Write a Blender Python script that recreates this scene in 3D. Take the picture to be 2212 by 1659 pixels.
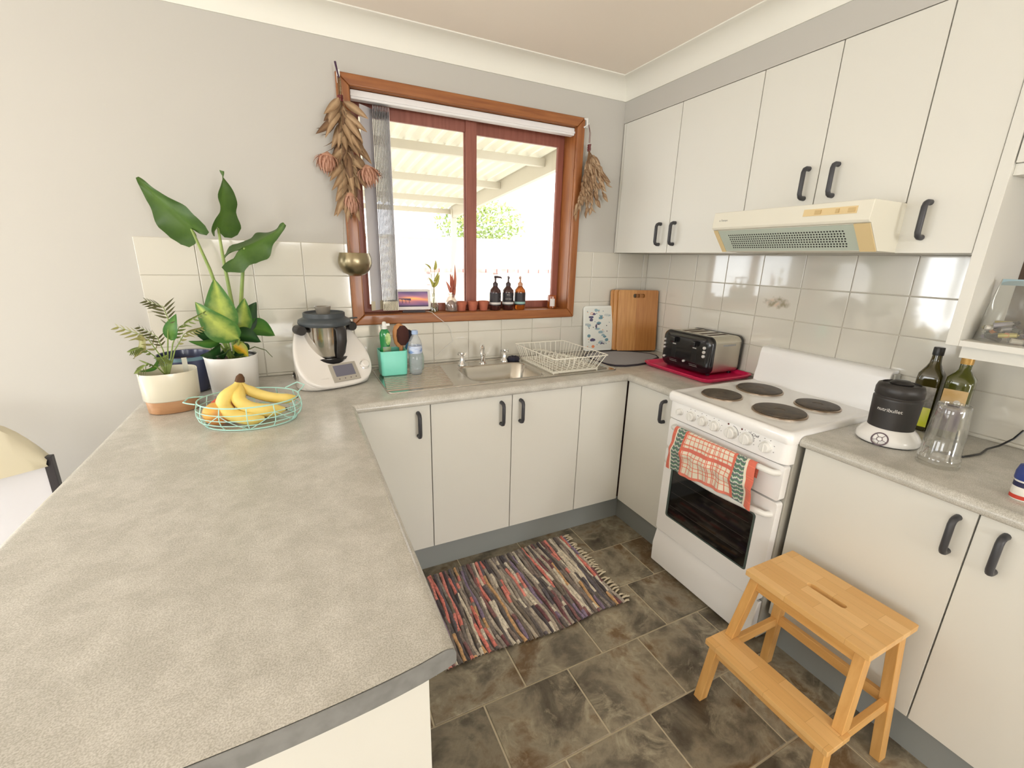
import bpy, bmesh, math, random
from mathutils import Vector, Matrix, geometry

for _o in list(bpy.data.objects):
    bpy.data.objects.remove(_o, do_unlink=True)
C = bpy.context.scene.collection
SC = bpy.context.scene
PI = math.pi
RND = random.Random(7)

# ---------------------------------------------------------------- camera
cam_d = bpy.data.cameras.new('camera'); cam = bpy.data.objects.new('camera', cam_d); C.objects.link(cam)
cam_d.sensor_fit = 'HORIZONTAL'; cam_d.sensor_width = 36.0; cam_d.lens = 36.0 * 948.5 / 2212.0
cam_d.clip_start = 0.02; cam_d.clip_end = 200
_y, _p, _r = math.radians(26.1485), math.radians(-16.0108), math.radians(1.452)
_f = Vector((math.sin(_y) * math.cos(_p), math.cos(_y) * math.cos(_p), math.sin(_p)))
_rt = Vector((math.cos(_y), -math.sin(_y), 0)); _up = _rt.cross(_f)
_r2 = _rt * math.cos(_r) + _up * math.sin(_r); _u2 = -_rt * math.sin(_r) + _up * math.cos(_r)
cam.matrix_world = Matrix(((_r2.x, _u2.x, -_f.x, -2.1245), (_r2.y, _u2.y, -_f.y, -2.3265), (_r2.z, _u2.z, -_f.z, 1.4709), (0, 0, 0, 1)))
SC.camera = cam

# ---------------------------------------------------------------- light and exposure
SC.view_settings.view_transform = 'Standard'; SC.view_settings.look = 'None'
SC.view_settings.exposure = 0.05; SC.view_settings.gamma = 1.0
SC.view_settings.use_curve_mapping = False
SC.cycles.max_bounces = 8; SC.cycles.transmission_bounces = 6
W = bpy.data.worlds.new('sky'); SC.world = W; W.use_nodes = True
_bg = W.node_tree.nodes['Background']; _bg.inputs[0].default_value = (0.93, 0.97, 1.0, 1); _bg.inputs[1].default_value = 4.0

def lamp(name, kind, loc, target, energy, color=(1, 1, 1), **kw):
    d = bpy.data.lights.new(name, kind); d.energy = energy; d.color = color
    for k, v in kw.items(): setattr(d, k, v)
    o = bpy.data.objects.new(name, d); C.objects.link(o); o.location = loc
    o.rotation_euler = (Vector(target) - Vector(loc)).to_track_quat('-Z', 'Y').to_euler()
    return o
lamp('sun', 'SUN', (2, -5, 12), (0, 2, 0), 3.5, (1.0, 0.95, 0.86), angle=0.02)
# daylight entering by the glass door in the back wall and by the dining window; the last three are added fill
lamp('daylight_glass_door', 'AREA', (-4.6, 0.10, 1.1), (-4.6, -3, 2.3), 46, (0.97, 0.985, 1.0), shape='RECTANGLE', size=1.8, size_y=2.0)
lamp('daylight_dining_window', 'AREA', (-5.95, -3.9, 1.55), (-2.0, -1.0, 2.2), 23, (1.0, 0.993, 0.98), shape='RECTANGLE', size=1.0, size_y=1.1)
lamp('added_side_fill', 'AREA', (-5.95, -1.35, 1.5), (0, -1.7, 1.5), 22, (1.0, 0.993, 0.98), shape='RECTANGLE', size=1.4, size_y=1.3)  # added fill that lights the stove and right-hand cabinets frontally
lamp('added_rear_high_fill', 'AREA', (-2.7, -8.25, 2.08), (-2.2, 0, 3.4), 52, (1.0, 0.993, 0.98), shape='RECTANGLE', size=2.0, size_y=.6)  # added ambient fill, set high to stay out of the tile reflections
lamp('added_rear_right_fill', 'AREA', (-.52, -8.25, 1.2), (-1.2, 0, 1.3), 88, (1.0, 0.993, 0.98), shape='RECTANGLE', size=.9, size_y=1.75)  # added fill for the low door fronts and the floor

# ---------------------------------------------------------------- helpers
def lin(c):
    return tuple(((x / 255) / 12.92 if x <= 10 else ((x / 255 + 0.055) / 1.055) ** 2.4) for x in c)

class MB:
    """collects geometry; build() links it as ONE mesh object"""
    def __init__(s): s.v = []; s.f = []; s.m = []; s.c = []
    def add(s, vs, fs, m=0, col=None):
        o = len(s.v); s.v += [tuple(v) for v in vs]
        for i, f in enumerate(fs):
            s.f.append(tuple(k + o for k in f)); s.m.append(m)
            s.c.append(col[i] if isinstance(col, list) else col)
        return s
    def box(s, lo, hi, m=0):
        (a, b, c), (d, e, f) = lo, hi
        a, d = min(a, d), max(a, d); b, e = min(b, e), max(b, e); c, f = min(c, f), max(c, f)
        return s.add([(a,b,c),(d,b,c),(d,e,c),(a,e,c),(a,b,f),(d,b,f),(d,e,f),(a,e,f)],
                     [(0,3,2,1),(4,5,6,7),(0,1,5,4),(1,2,6,5),(2,3,7,6),(3,0,4,7)], m)
    def hexa(s, bot, top, m=0):
        return s.add(list(bot) + list(top), [(0,3,2,1),(4,5,6,7),(0,1,5,4),(1,2,6,5),(2,3,7,6),(3,0,4,7)], m)
    def rings(s, rings, m=0, cap0=True, cap1=True, closed=True, col=None):
        n = len(rings[0]); vs = [p for r in rings for p in r]; fs = []
        for i in range(len(rings) - 1):
            for j in range(n if closed else n - 1):
                k = (j + 1) % n
                fs.append((i*n+j, i*n+k, (i+1)*n+k, (i+1)*n+j))
        if cap0: fs.append(tuple(range(n - 1, -1, -1)))
        if cap1: fs.append(tuple((len(rings)-1)*n + j for j in range(n)))
        return s.add(vs, fs, m, col)
    def lathe(s, prof, c=(0, 0, 0), n=28, m=0, axis='z', cap=True, sx=1, sy=1):
        rs = []
        for r, z in prof:
            ring = []
            for j in range(n):
                a = 2 * PI * j / n; x, y = r * math.cos(a) * sx, r * math.sin(a) * sy
                if axis == 'z': q = (x, y, z)
                elif axis == 'x': q = (z, x, y)
                else: q = (y, z, x)
                ring.append((c[0] + q[0], c[1] + q[1], c[2] + q[2]))
            rs.append(ring)
        return s.rings(rs, m, cap, cap)
    def tube(s, path, r, n=8, closed=False, m=0, flat=1.0, up=None):
        P = [Vector(p) for p in path]; k = len(P); rs = []; prev = None
        for i, p in enumerate(P):
            if closed: t = P[(i + 1) % k] - P[i - 1]
            else: t = P[min(i + 1, k - 1)] - P[max(i - 1, 0)]
            if t.length < 1e-9: t = Vector((0, 0, 1))
            t.normalize()
            if up is not None: u = Vector(up) - t * Vector(up).dot(t)
            elif prev is None:
                u = Vector((0, 0, 1)) if abs(t.z) < 0.9 else Vector((1, 0, 0)); u = u - t * u.dot(t)
            else: u = prev - t * prev.dot(t)
            u.normalize(); prev = u; w = t.cross(u); rr = r[i] if isinstance(r, (list, tuple)) else r
            rs.append([p + u * rr * flat * math.cos(2*PI*j/n) + w * rr * math.sin(2*PI*j/n) for j in range(n)])
        if closed: rs.append(rs[0]); return s.rings(rs, m, False, False)
        return s.rings(rs, m)
    def prism(s, outer, holes, z0, z1, axis='z', m=0):
        loops = [outer] + list(holes)
        def P(q, z):
            return (q[0], q[1], z) if axis == 'z' else ((q[0], z, q[1]) if axis == 'y' else (z, q[0], q[1]))
        flat = [q for l in loops for q in l]; n = len(flat)
        tris = geometry.tessellate_polygon([[Vector((q[0], q[1], 0)) for q in l] for l in loops])
        vs = [P(q, z0) for q in flat] + [P(q, z1) for q in flat]; fs = []
        for t in tris: fs.append(tuple(t)); fs.append(tuple(k + n for k in reversed(t)))
        o = 0
        for l in loops:
            for j in range(len(l)):
                k = (j + 1) % len(l); fs.append((o + j, o + k, o + k + n, o + j + n))
            o += len(l)
        return s.add(vs, fs, m)
    def grid(s, fn, nu, nv, m=0, col=None, vert=False):
        vs = [fn(i / nu, j / nv) for j in range(nv + 1) for i in range(nu + 1)]; fs = []; cs = []
        for j in range(nv):
            for i in range(nu):
                a = j * (nu + 1) + i; fs.append((a, a + 1, a + nu + 2, a + nu + 1))
                cs.append(([col(i / nu, j / nv), col((i + 1) / nu, j / nv), col((i + 1) / nu, (j + 1) / nv), col(i / nu, (j + 1) / nv)] if vert else col((i + .5) / nu, (j + .5) / nv)) if col else None)
        return s.add(vs, fs, m, cs)
    def mesh(s, name, mats, bevel=0, seg=2, angle=35, smooth=True, solid=0, weld=True):
        me = bpy.data.meshes.new(name); me.from_pydata(s.v, [], s.f)
        me.polygons.foreach_set('material_index', s.m)
        if any(c is not None for c in s.c):
            at = me.color_attributes.new('Col', 'FLOAT_COLOR', 'CORNER'); k = 0
            for f, c in zip(s.f, s.c):
                c = c or (1, 1, 1)
                for q in range(len(f)):
                    cc_ = c[q] if isinstance(c, list) else c; at.data[k].color = (cc_[0], cc_[1], cc_[2], 1); k += 1
        bm = bmesh.new(); bm.from_mesh(me)
        if weld: bmesh.ops.remove_doubles(bm, verts=bm.verts, dist=1e-6)
        bmesh.ops.recalc_face_normals(bm, faces=bm.faces)
        if solid:
            bmesh.ops.solidify(bm, geom=bm.faces[:], thickness=solid)
        if bevel:
            es = [e for e in bm.edges if len(e.link_faces) == 2 and e.calc_face_angle(0) > math.radians(40)]
            bmesh.ops.bevel(bm, geom=es, offset=bevel, segments=seg, affect='EDGES', profile=0.5, clamp_overlap=True)
        bm.to_mesh(me); bm.free()
        if smooth:
            me.polygons.foreach_set('use_smooth', [True] * len(me.polygons))
            if bevel and seg > 1:      # area weighted normals keep the flats flat
                acc = [Vector((0, 0, 0)) for _ in me.vertices]
                for p in me.polygons:
                    w = p.normal * p.area
                    for k in p.vertices: acc[k] += w
                me.normals_split_custom_set_from_vertices([(a.normalized() if a.length > 0 else Vector((0, 0, 1))) for a in acc])
            else: me.set_sharp_from_angle(angle=math.radians(angle))
        for mt in (mats if isinstance(mats, (list, tuple)) else [mats]): me.materials.append(mt)
        me.update(); return me
    def build(s, name, mats, parent=None, **kw):
        return link(name, s.mesh(name, mats, **kw), parent)

LOCAL = set()
def link(name, me, parent=None, loc=None, rot=None):
    o = bpy.data.objects.new(name, me); C.objects.link(o)
    if parent is not None:
        o.parent = parent
        if parent.parent is None and parent.type == 'EMPTY' and parent.name not in LOCAL:
            o.matrix_parent_inverse = parent.matrix_basis.inverted()
    if loc is not None: o.location = loc
    if rot is not None: o.rotation_euler = rot
    return o
def tag(o, label, cat, group=None, kind=None):
    o['label'] = label; o['category'] = cat
    if group: o['group'] = group
    if kind: o['kind'] = kind
    return o
def thing(name, label, cat, loc=(0, 0, 0), rotz=0, group=None, local=False, rot=None):
    o = bpy.data.objects.new(name, None); C.objects.link(o); o.empty_display_size = 0.05
    o.location = loc; o.rotation_euler = rot or (0, 0, rotz)
    o.matrix_basis = Matrix.Translation(loc) @ o.rotation_euler.to_matrix().to_4x4()
    if local: LOCAL.add(o.name)
    return tag(o, label, cat, group)
def struct(o):
    o['kind'] = 'structure'; return o
def bx(name, lo, hi, mat, parent=None, bevel=0, seg=2):
    return MB().box(lo, hi).build(name, mat, parent, bevel=bevel, seg=seg)
def rrect(x0, x1, y0, y1, r, n=6):
    pts = []
    for cx, cy, a0 in ((x1 - r, y1 - r, 0), (x0 + r, y1 - r, 90), (x0 + r, y0 + r, 180), (x1 - r, y0 + r, 270)):
        for i in range(n + 1):
            a = math.radians(a0 + 90 * i / n); pts.append((cx + r * math.cos(a), cy + r * math.sin(a)))
    return pts
def arc(cx, cy, r, a0, a1, n):
    return [(cx + r * math.cos(math.radians(a0 + (a1 - a0) * i / n)), cy + r * math.sin(math.radians(a0 + (a1 - a0) * i / n))) for i in range(n + 1)]
def text(name, body, size, mat, parent, M, extrude=0.0003):
    cu = bpy.data.curves.new(name, 'FONT'); cu.body = body; cu.size = size; cu.extrude = extrude; cu.align_x = 'CENTER'; cu.align_y = 'CENTER'
    tmp = bpy.data.objects.new(name, cu); me = bpy.data.meshes.new_from_object(tmp); bpy.data.objects.remove(tmp); bpy.data.curves.remove(cu)
    me.materials.clear(); me.materials.append(mat); o = link(name, me, parent); o.matrix_basis = M; return o
def frame(o, x, y):
    """matrix with origin o, local x and y axes given"""
    x = Vector(x).normalized(); y = Vector(y); y = (y - x * y.dot(x)).normalized(); z = x.cross(y)
    return Matrix(((x.x, y.x, z.x, o[0]), (x.y, y.y, z.y, o[1]), (x.z, y.z, z.z, o[2]), (0, 0, 0, 1)))

# ---------------------------------------------------------------- materials
def nt(name):
    m = bpy.data.materials.new(name); m.use_nodes = True; t = m.node_tree
    return m, t, t.nodes['Principled BSDF']
def pm(name, col, rough=0.5, metal=0, spec=None, col2=None, nscale=8, ndet=3, stretch=(1, 1, 1), lo=.35, hi=.65, bump=0, bscale=60, trans=0, ior=None, coat=0, sss=0, emit=0, objrand=0, vcol=False, sheen=0):
    m, t, b = nt(name); N, L = t.nodes, t.links
    c = lin(col) + (1,)
    b.inputs['Base Color'].default_value = c; b.inputs['Roughness'].default_value = rough; b.inputs['Metallic'].default_value = metal
    if spec is not None: b.inputs['Specular IOR Level'].default_value = spec
    if trans: b.inputs['Transmission Weight'].default_value = trans
    if ior: b.inputs['IOR'].default_value = ior
    if coat: b.inputs['Coat Weight'].default_value = coat; b.inputs['Coat Roughness'].default_value = 0.08
    if sheen: b.inputs['Sheen Weight'].default_value = sheen
    if sss: b.inputs['Subsurface Weight'].default_value = sss; b.inputs['Subsurface Scale'].default_value = 0.01
    out = None
    if col2 or bump:
        tc = N.new('ShaderNodeTexCoord'); mp = N.new('ShaderNodeMapping'); mp.inputs['Scale'].default_value = stretch
        L.new(tc.outputs['Object'], mp.inputs[0])
    if col2:
        nz = N.new('ShaderNodeTexNoise'); nz.inputs['Scale'].default_value = nscale; nz.inputs['Detail'].default_value = ndet
        L.new(mp.outputs[0], nz.inputs['Vector'])
        rp = N.new('ShaderNodeValToRGB'); rp.color_ramp.elements[0].position = lo; rp.color_ramp.elements[1].position = hi
        rp.color_ramp.elements[0].color = c; rp.color_ramp.elements[1].color = lin(col2) + (1,)
        L.new(nz.outputs[0], rp.inputs[0]); out = rp.outputs[0]
    if vcol:
        va = N.new('ShaderNodeVertexColor'); va.layer_name = 'Col'; out = va.outputs[0]
    if objrand:
        oi = N.new('ShaderNodeObjectInfo'); hs = N.new('ShaderNodeHueSaturation'); mr = N.new('ShaderNodeMapRange')
        mr.inputs['To Min'].default_value = 1 - objrand; mr.inputs['To Max'].default_value = 1 + objrand
        L.new(oi.outputs['Random'], mr.inputs[0]); L.new(mr.outputs[0], hs.inputs['Value'])
        if out: L.new(out, hs.inputs['Color'])
        else: hs.inputs['Color'].default_value = c
        out = hs.outputs[0]
    if out: L.new(out, b.inputs['Base Color'])
    if emit:
        b.inputs['Emission Strength'].default_value = emit
        if out: L.new(out, b.inputs['Emission Color'])
        else: b.inputs['Emission Color'].default_value = c
    if bump:
        nb = N.new('ShaderNodeTexNoise'); nb.inputs['Scale'].default_value = bscale; nb.inputs['Detail'].default_value = 4
        L.new(mp.outputs[0], nb.inputs['Vector'])
        bp = N.new('ShaderNodeBump'); bp.inputs['Strength'].default_value = bump; bp.inputs['Distance'].default_value = 0.002
        L.new(nb.outputs[0], bp.inputs['Height']); L.new(bp.outputs[0], b.inputs['Normal'])
    return m
def glassy(name, tint=(255, 255, 255), gloss=0.08, rough=0.02, diff=0.0, dcol=(230, 230, 230)):
    """thin glass or clear plastic: see-through with a mirror sheen and an optional milky share"""
    m, t, b = nt(name); N, L = t.nodes, t.links; N.remove(b)
    out = N['Material Output']; tr = N.new('ShaderNodeBsdfTransparent'); tr.inputs[0].default_value = lin(tint) + (1,)
    gl = N.new('ShaderNodeBsdfGlossy'); gl.inputs['Roughness'].default_value = rough
    lw = N.new('ShaderNodeLayerWeight'); lw.inputs[0].default_value = 0.25
    mr = N.new('ShaderNodeMapRange'); mr.inputs['To Min'].default_value = gloss * .5; mr.inputs['To Max'].default_value = min(1, gloss * 5)
    L.new(lw.outputs['Facing'], mr.inputs[0])
    mx = N.new('ShaderNodeMixShader'); L.new(mr.outputs[0], mx.inputs[0]); L.new(tr.outputs[0], mx.inputs[1]); L.new(gl.outputs[0], mx.inputs[2])
    last = mx
    if diff:
        df = N.new('ShaderNodeBsdfDiffuse'); df.inputs[0].default_value = lin(dcol) + (1,)
        m2 = N.new('ShaderNodeMixShader'); m2.inputs[0].default_value = diff; L.new(mx.outputs[0], m2.inputs[1]); L.new(df.outputs[0], m2.inputs[2]); last = m2
    L.new(last.outputs[0], out.inputs[0]); return m
def wood(name, c1, c2, rough=0.45, axis='x', ring=14, coat=0, objrand=0):
    st = {'x': (1, 12, 12), 'y': (12, 1, 12), 'z': (12, 12, 1)}[axis]
    return pm(name, c1, rough, col2=c2, nscale=ring / 3, ndet=5, stretch=st, lo=.3, hi=.7, coat=coat, objrand=objrand)

M = {}
M['wall'] = pm('wall_paint', (196, 193, 186), .6)
M['ceil'] = pm('ceiling_paint', (248, 238, 226), .7)
M['cornice'] = pm('cornice_paint', (240, 238, 228), .6)
M['tile'] = pm('white_tile', (218, 214, 202), .06, bump=.05, bscale=16, spec=1.0, coat=.8)
M['tile_grout'] = pm('tile_grout', (202, 196, 182), .8)
M['cab'] = pm('white_melamine', (226, 224, 215), .38)
M['cab_edge'] = pm('melamine_edge', (226, 224, 215), .4)
M['kick'] = pm('grey_kickboard', (146, 150, 147), .55)
M['bench'] = None
M['handle'] = pm('charcoal_plastic', (62, 62, 66), .42)
M['white_enamel'] = pm('white_enamel', (251, 250, 248), .16, coat=.3)
M['enamel_grey'] = pm('grey_side_enamel', (176, 174, 164), .4)
M['black'] = pm('black_plastic', (22, 21, 22), .35)
M['steel'] = pm('brushed_steel', (200, 196, 188), .2, metal=1)
M['chrome'] = pm('chrome', (225, 225, 225), .08, metal=1)
M['glass'] = glassy('window_glass', gloss=.04)
# ================================================================ the setting
# bench laminate: pale grey, mottled
def bench_mat(name, a, b_, c_):
    m, t, b = nt(name); N, L = t.nodes, t.links; b.inputs['Roughness'].default_value = .24
    tc = N.new('ShaderNodeTexCoord')
    n1 = N.new('ShaderNodeTexNoise'); n1.inputs['Scale'].default_value = 13; n1.inputs['Detail'].default_value = 8; n1.inputs['Roughness'].default_value = .72
    n2 = N.new('ShaderNodeTexNoise'); n2.inputs['Scale'].default_value = 420; n2.inputs['Detail'].default_value = 2
    L.new(tc.outputs['Object'], n1.inputs[0]); L.new(tc.outputs['Object'], n2.inputs[0])
    r1 = N.new('ShaderNodeValToRGB'); r1.color_ramp.elements[0].position = .42; r1.color_ramp.elements[1].position = .68
    r1.color_ramp.elements[0].color = lin(a) + (1,); r1.color_ramp.elements[1].color = lin(b_) + (1,)
    r2 = N.new('ShaderNodeValToRGB'); r2.color_ramp.elements[0].position = .36; r2.color_ramp.elements[1].position = .62
    r2.color_ramp.elements[0].color = lin(c_) + (1,); r2.color_ramp.elements[1].color = (1, 1, 1, 1)
    mx = N.new('ShaderNodeMixRGB'); mx.blend_type = 'MULTIPLY'; mx.inputs[0].default_value = .55
    L.new(n1.outputs[0], r1.inputs[0]); L.new(n2.outputs[0], r2.inputs[0]); L.new(r1.outputs[0], mx.inputs[1]); L.new(r2.outputs[0], mx.inputs[2]); L.new(mx.outputs[0], b.inputs['Base Color'])
    return m
M['bench'] = bench_mat('grey_laminate', (200, 197, 188), (220, 217, 209), (190, 186, 176))
M['bench_end'] = pm('laminate_edge_strip', (138, 138, 136), .5, col2=(124, 124, 122), nscale=40)

RX0, RY0, CZ = -5.9, -8.2, 2.445      # left wall, rear wall, ceiling height
# floor: grout bed with vinyl tiles laid in a half bond
floor = struct(MB().box((RX0, RY0, -.10), (0, .16, -.0035)).build('floor', pm('floor_grout', (206, 194, 168), .7)))
def slate(name):
    m, t, b = nt(name); N, L = t.nodes, t.links; b.inputs['Roughness'].default_value = .34
    tc = N.new('ShaderNodeTexCoord'); oi = N.new('ShaderNodeObjectInfo')
    vm = N.new('ShaderNodeVectorMath'); vm.operation = 'MULTIPLY_ADD'; vm.inputs[1].default_value = (1, 1, 1)
    cb = N.new('ShaderNodeCombineXYZ'); mu = N.new('ShaderNodeMath'); mu.operation = 'MULTIPLY'; mu.inputs[1].default_value = 37
    L.new(oi.outputs['Random'], mu.inputs[0]); L.new(mu.outputs[0], cb.inputs[0]); L.new(mu.outputs[0], cb.inputs[2])
    L.new(tc.outputs['Object'], vm.inputs[0]); L.new(cb.outputs[0], vm.inputs[2])
    def noise(sc, det, dist=0, ro=.6):
        n = N.new('ShaderNodeTexNoise'); n.inputs['Scale'].default_value = sc; n.inputs['Detail'].default_value = det; n.inputs['Distortion'].default_value = dist; n.inputs['Roughness'].default_value = ro
        L.new(vm.outputs[0], n.inputs[0]); return n
    def ramp(n, stops):
        r = N.new('ShaderNodeValToRGB'); e = r.color_ramp.elements
        while len(e) < len(stops): e.new(.5)
        for el, (p, c) in zip(e, stops): el.position = p; el.color = lin(c) + (1,)
        L.new(n.outputs[0], r.inputs[0]); return r
    base = ramp(noise(5.2, 10, .35, .62), [(.28, (62, 52, 42)), (.41, (106, 98, 84)), (.52, (150, 140, 120)), (.63, (112, 88, 60)), (.76, (136, 116, 88))])
    veins = ramp(noise(9, 12, .7, .72), [(.52, (0, 0, 0)), (.70, (255, 255, 255))])
    mx = N.new('ShaderNodeMixRGB'); mx.inputs[2].default_value = lin((192, 182, 156)) + (1,)
    sm = N.new('ShaderNodeMath'); sm.operation = 'MULTIPLY'; sm.inputs[1].default_value = .8
    L.new(veins.outputs[0], sm.inputs[0]); L.new(sm.outputs[0], mx.inputs[0]); L.new(base.outputs[0], mx.inputs[1])
    hs = N.new('ShaderNodeHueSaturation'); mr = N.new('ShaderNodeMapRange'); mr.inputs['To Min'].default_value = .82; mr.inputs['To Max'].default_value = 1.15
    L.new(oi.outputs['Random'], mr.inputs[0]); L.new(mr.outputs[0], hs.inputs['Value']); L.new(mx.outputs[0], hs.inputs['Color']); L.new(hs.outputs[0], b.inputs['Base Color'])
    bp = N.new('ShaderNodeBump'); bp.inputs['Strength'].default_value = .25; bp.inputs['Distance'].default_value = .003
    nb = noise(26, 6); L.new(nb.outputs[0], bp.inputs['Height']); L.new(bp.outputs[0], b.inputs['Normal'])
    return m
M['slate'] = slate('slate_vinyl')
TL, TW, G = .3365, .2605, .007
tile_me = MB().box((-TL/2+G/2, -TW/2+G/2, -.006), (TL/2-G/2, TW/2-G/2, 0)).mesh('floor_tile', M['slate'], bevel=.0012, seg=1)
for k in range(-6, 4):
    yc = -1.273 + .13025 + k * TW
    off = (-1.52 if k % 2 == 0 else -1.6835) + TL / 2
    for i in range(-2, 5):
        xc = off + i * TL
        if xc - TL/2 > -.5 or xc + TL/2 < -2.1 or yc < -2.75: continue
        link('floor_tile', tile_me, floor, (xc, yc, 0))
# the rest of the floor, out of view beyond the peninsula
dining = MB().box((RX0, RY0, -.006), (-2.12, .16, 0)).build('floor_covering', pm('pale_dining_floor', (228, 220, 206), .5), floor)

# back wall with openings for the kitchen window and the glass door
WX0, WX1, WZ0, WZ1 = -1.835, -.612, 1.165, 2.19
wall_back = struct(MB().prism([(RX0, 0), (.16, 0), (.16, CZ), (RX0, CZ)], [[(WX0, WZ0), (WX0, WZ1), (WX1, WZ1), (WX1, WZ0)], [(-5.5, .02), (-5.5, 2.1), (-3.65, 2.1), (-3.65, .02)]], 0, .16, 'y').build('wall_back', M['wall'], smooth=False))
wall_right = struct(bx('wall_right', (0, RY0, 0), (.16, 0, CZ), M['wall']))
wall_left = struct(MB().prism([(RY0, 0), (0, 0), (0, CZ), (RY0, CZ)], [[(-4.7, .8), (-4.7, 2.25), (-3.1, 2.25), (-3.1, .8)], [(-2.1, .82), (-2.1, 2.2), (-.6, 2.2), (-.6, .82)]], RX0 - .16, RX0, 'x').build('wall_left', M['wall'], smooth=False))
wall_front = struct(MB().prism([(RX0, 0), (.16, 0), (.16, CZ), (RX0, CZ)], [[(-3.75, 1.78), (-3.75, 2.39), (-1.65, 2.39), (-1.65, 1.78)], [(-1.0, .28), (-1.0, 2.12), (-.06, 2.12), (-.06, .28)]], RY0 - .16, RY0, 'y').build('wall_front', M['wall'], smooth=False))
ceiling = struct(bx('ceiling', (RX0 - .16, RY0 - .16, CZ), (.16, .16, CZ + .12), M['ceil']))
bulkhead = struct(bx('wall_bulkhead', (-.295, -2.6, 2.24), (-.0005, -.0005, CZ - .0005), M['wall']))
# coved cornices
def cove(name, pts_dir, length_from, length_to, fixed):
    return None
prof = [(0, .0015), (.004, .0015)] + [(.088 * (1 - math.cos(math.radians(a))) + .004, .006 + .082 * math.sin(math.radians(a))) for a in range(0, 91, 10)] + [(.098, .090), (.098, .0945), (0, .0945)]
z0 = CZ - .0945
def cornice(name, frm, to, nrm):
    # sweep the profile between two wall points, mitred by clipping inside overlaps
    a, b, n = Vector(frm), Vector(to), Vector(nrm); rs = []
    for p in (a, b): rs.append([p + n * d + Vector((0, 0, z0 + h)) for d, h in prof])
    return struct(MB().rings(rs).build(name, M['cornice'], angle=50))
cornice('trim_1', (RX0, -.0005, 0), (-.2955, -.0005, 0), (0, -1, 0))
cornice('trim_2', (-.2955, -.0008, 0), (-.2955, -2.6, 0), (-1, 0, 0))

# wall tiles, 200 x 150, each a piece of its own
TP, TH, ZT, TG = .2035, .151, 1.518, .003
def wall_tile(parent, a0, a1, z0, z1, on, mat=None):
    if a1 - a0 < .012 or z1 - z0 < .008: return
    g = TG / 2; t = .006
    if on == 'back': lo, hi = (a0 + g, -t, z0 + g), (a1 - g, .0008, z1 - g)
    else: lo, hi = (-t, a0 + g, z0 + g), (.0008, a1 - g, z1 - g)
    key = (on, round(a1 - a0, 4), round(z1 - z0, 4), mat)
    c = Vector([(l + h) / 2 for l, h in zip(lo, hi)]); d = Vector([(h - l) / 2 for l, h in zip(lo, hi)])
    if key not in TILE_ME:
        TILE_ME[key] = MB().box(-d, d).mesh('tile', mat or M['tile'], bevel=.002, seg=2)
    link('tile', TILE_ME[key], parent, c)
TILE_ME = {}
def decor_tile():
    m, t, b = nt('tile_with_faint_fruit_motif'); N, L = t.nodes, t.links; b.inputs['Roughness'].default_value = .12
    tc = N.new('ShaderNodeTexCoord'); n = N.new('ShaderNodeTexNoise'); n.inputs['Scale'].default_value = 38; n.inputs['Detail'].default_value = 3; L.new(tc.outputs['Object'], n.inputs[0])
    r = N.new('ShaderNodeValToRGB'); e = r.color_ramp.elements; e[0].position = .38; e[0].color = lin((140, 130, 96)) + (1,); e[1].position = .62; e[1].color = lin((214, 188, 164)) + (1,); x = e.new(.5); x.color = lin((186, 176, 160)) + (1,)
    L.new(n.outputs[0], r.inputs[0])
    mp = N.new('ShaderNodeMapping'); mp.inputs['Scale'].default_value = (14, 14, 34); L.new(tc.outputs['Object'], mp.inputs[0])
    ln = N.new('ShaderNodeVectorMath'); ln.operation = 'LENGTH'; L.new(mp.outputs[0], ln.inputs[0])
    ad = N.new('ShaderNodeMath'); ad.operation = 'ADD'; L.new(ln.outputs['Value'], ad.inputs[0]); L.new(n.outputs[0], ad.inputs[1])
    mr = N.new('ShaderNodeMapRange'); mr.inputs['From Min'].default_value = 1.05; mr.inputs['From Max'].default_value = 1.5; mr.inputs['To Min'].default_value = .75; mr.inputs['To Max'].default_value = 0; L.new(ad.outputs[0], mr.inputs[0])
    mx = N.new('ShaderNodeMixRGB'); mx.inputs[1].default_value = lin((218, 214, 202)) + (1,); L.new(mr.outputs[0], mx.inputs[0]); L.new(r.outputs[0], mx.inputs[2]); L.new(mx.outputs[0], b.inputs['Base Color'])
    return m
M['tile_decor'] = decor_tile()
bx('grout_bed', (-2.690, -.002, .9), (-.0005, .0005, 1.127), M['tile_grout'], wall_back)
bx('grout_bed', (-2.690, -.002, 1.127), (-1.876, .0005, ZT), M['tile_grout'], wall_back)
bx('grout_bed', (-.58, -.002, 1.127), (-.0005, .0005, ZT), M['tile_grout'], wall_back)
FX0, FX1, FZ0, FZ1 = -1.878, -.577, 1.127, 2.229
xs = [-2.691 + i * TP for i in range(14)] + [-.0065]
zs = [(ZT - (j + 1) * TH, ZT - j * TH) for j in range(4)] + [(.9005, ZT - 4 * TH)]
for a0, a1 in zip(xs, xs[1:]):
    for (b0, b1) in zs:
        if b1 <= FZ0 + .001: wall_tile(wall_back, a0, a1, b0, b1, 'back'); continue
        if a1 <= FX0 or a0 >= FX1: wall_tile(wall_back, a0, a1, b0, b1, 'back'); continue
        if a0 < FX0: wall_tile(wall_back, a0, FX0, b0, b1, 'back')
        if a1 > FX1: wall_tile(wall_back, FX1, a1, b0, b1, 'back')
        if b0 < FZ0 and b1 > FZ0: wall_tile(wall_back, max(a0, FX0), min(a1, FX1), b0, FZ0, 'back')
bx('grout_bed', (-.002, -2.45, .9), (.0005, -.0005, 1.53), M['tile_grout'], wall_right)
ys = [-.41 + .2079 * 2 - i * .2079 for i in range(12)]
ys = [-.0005 if y > 0 else y for y in ys]
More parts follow.
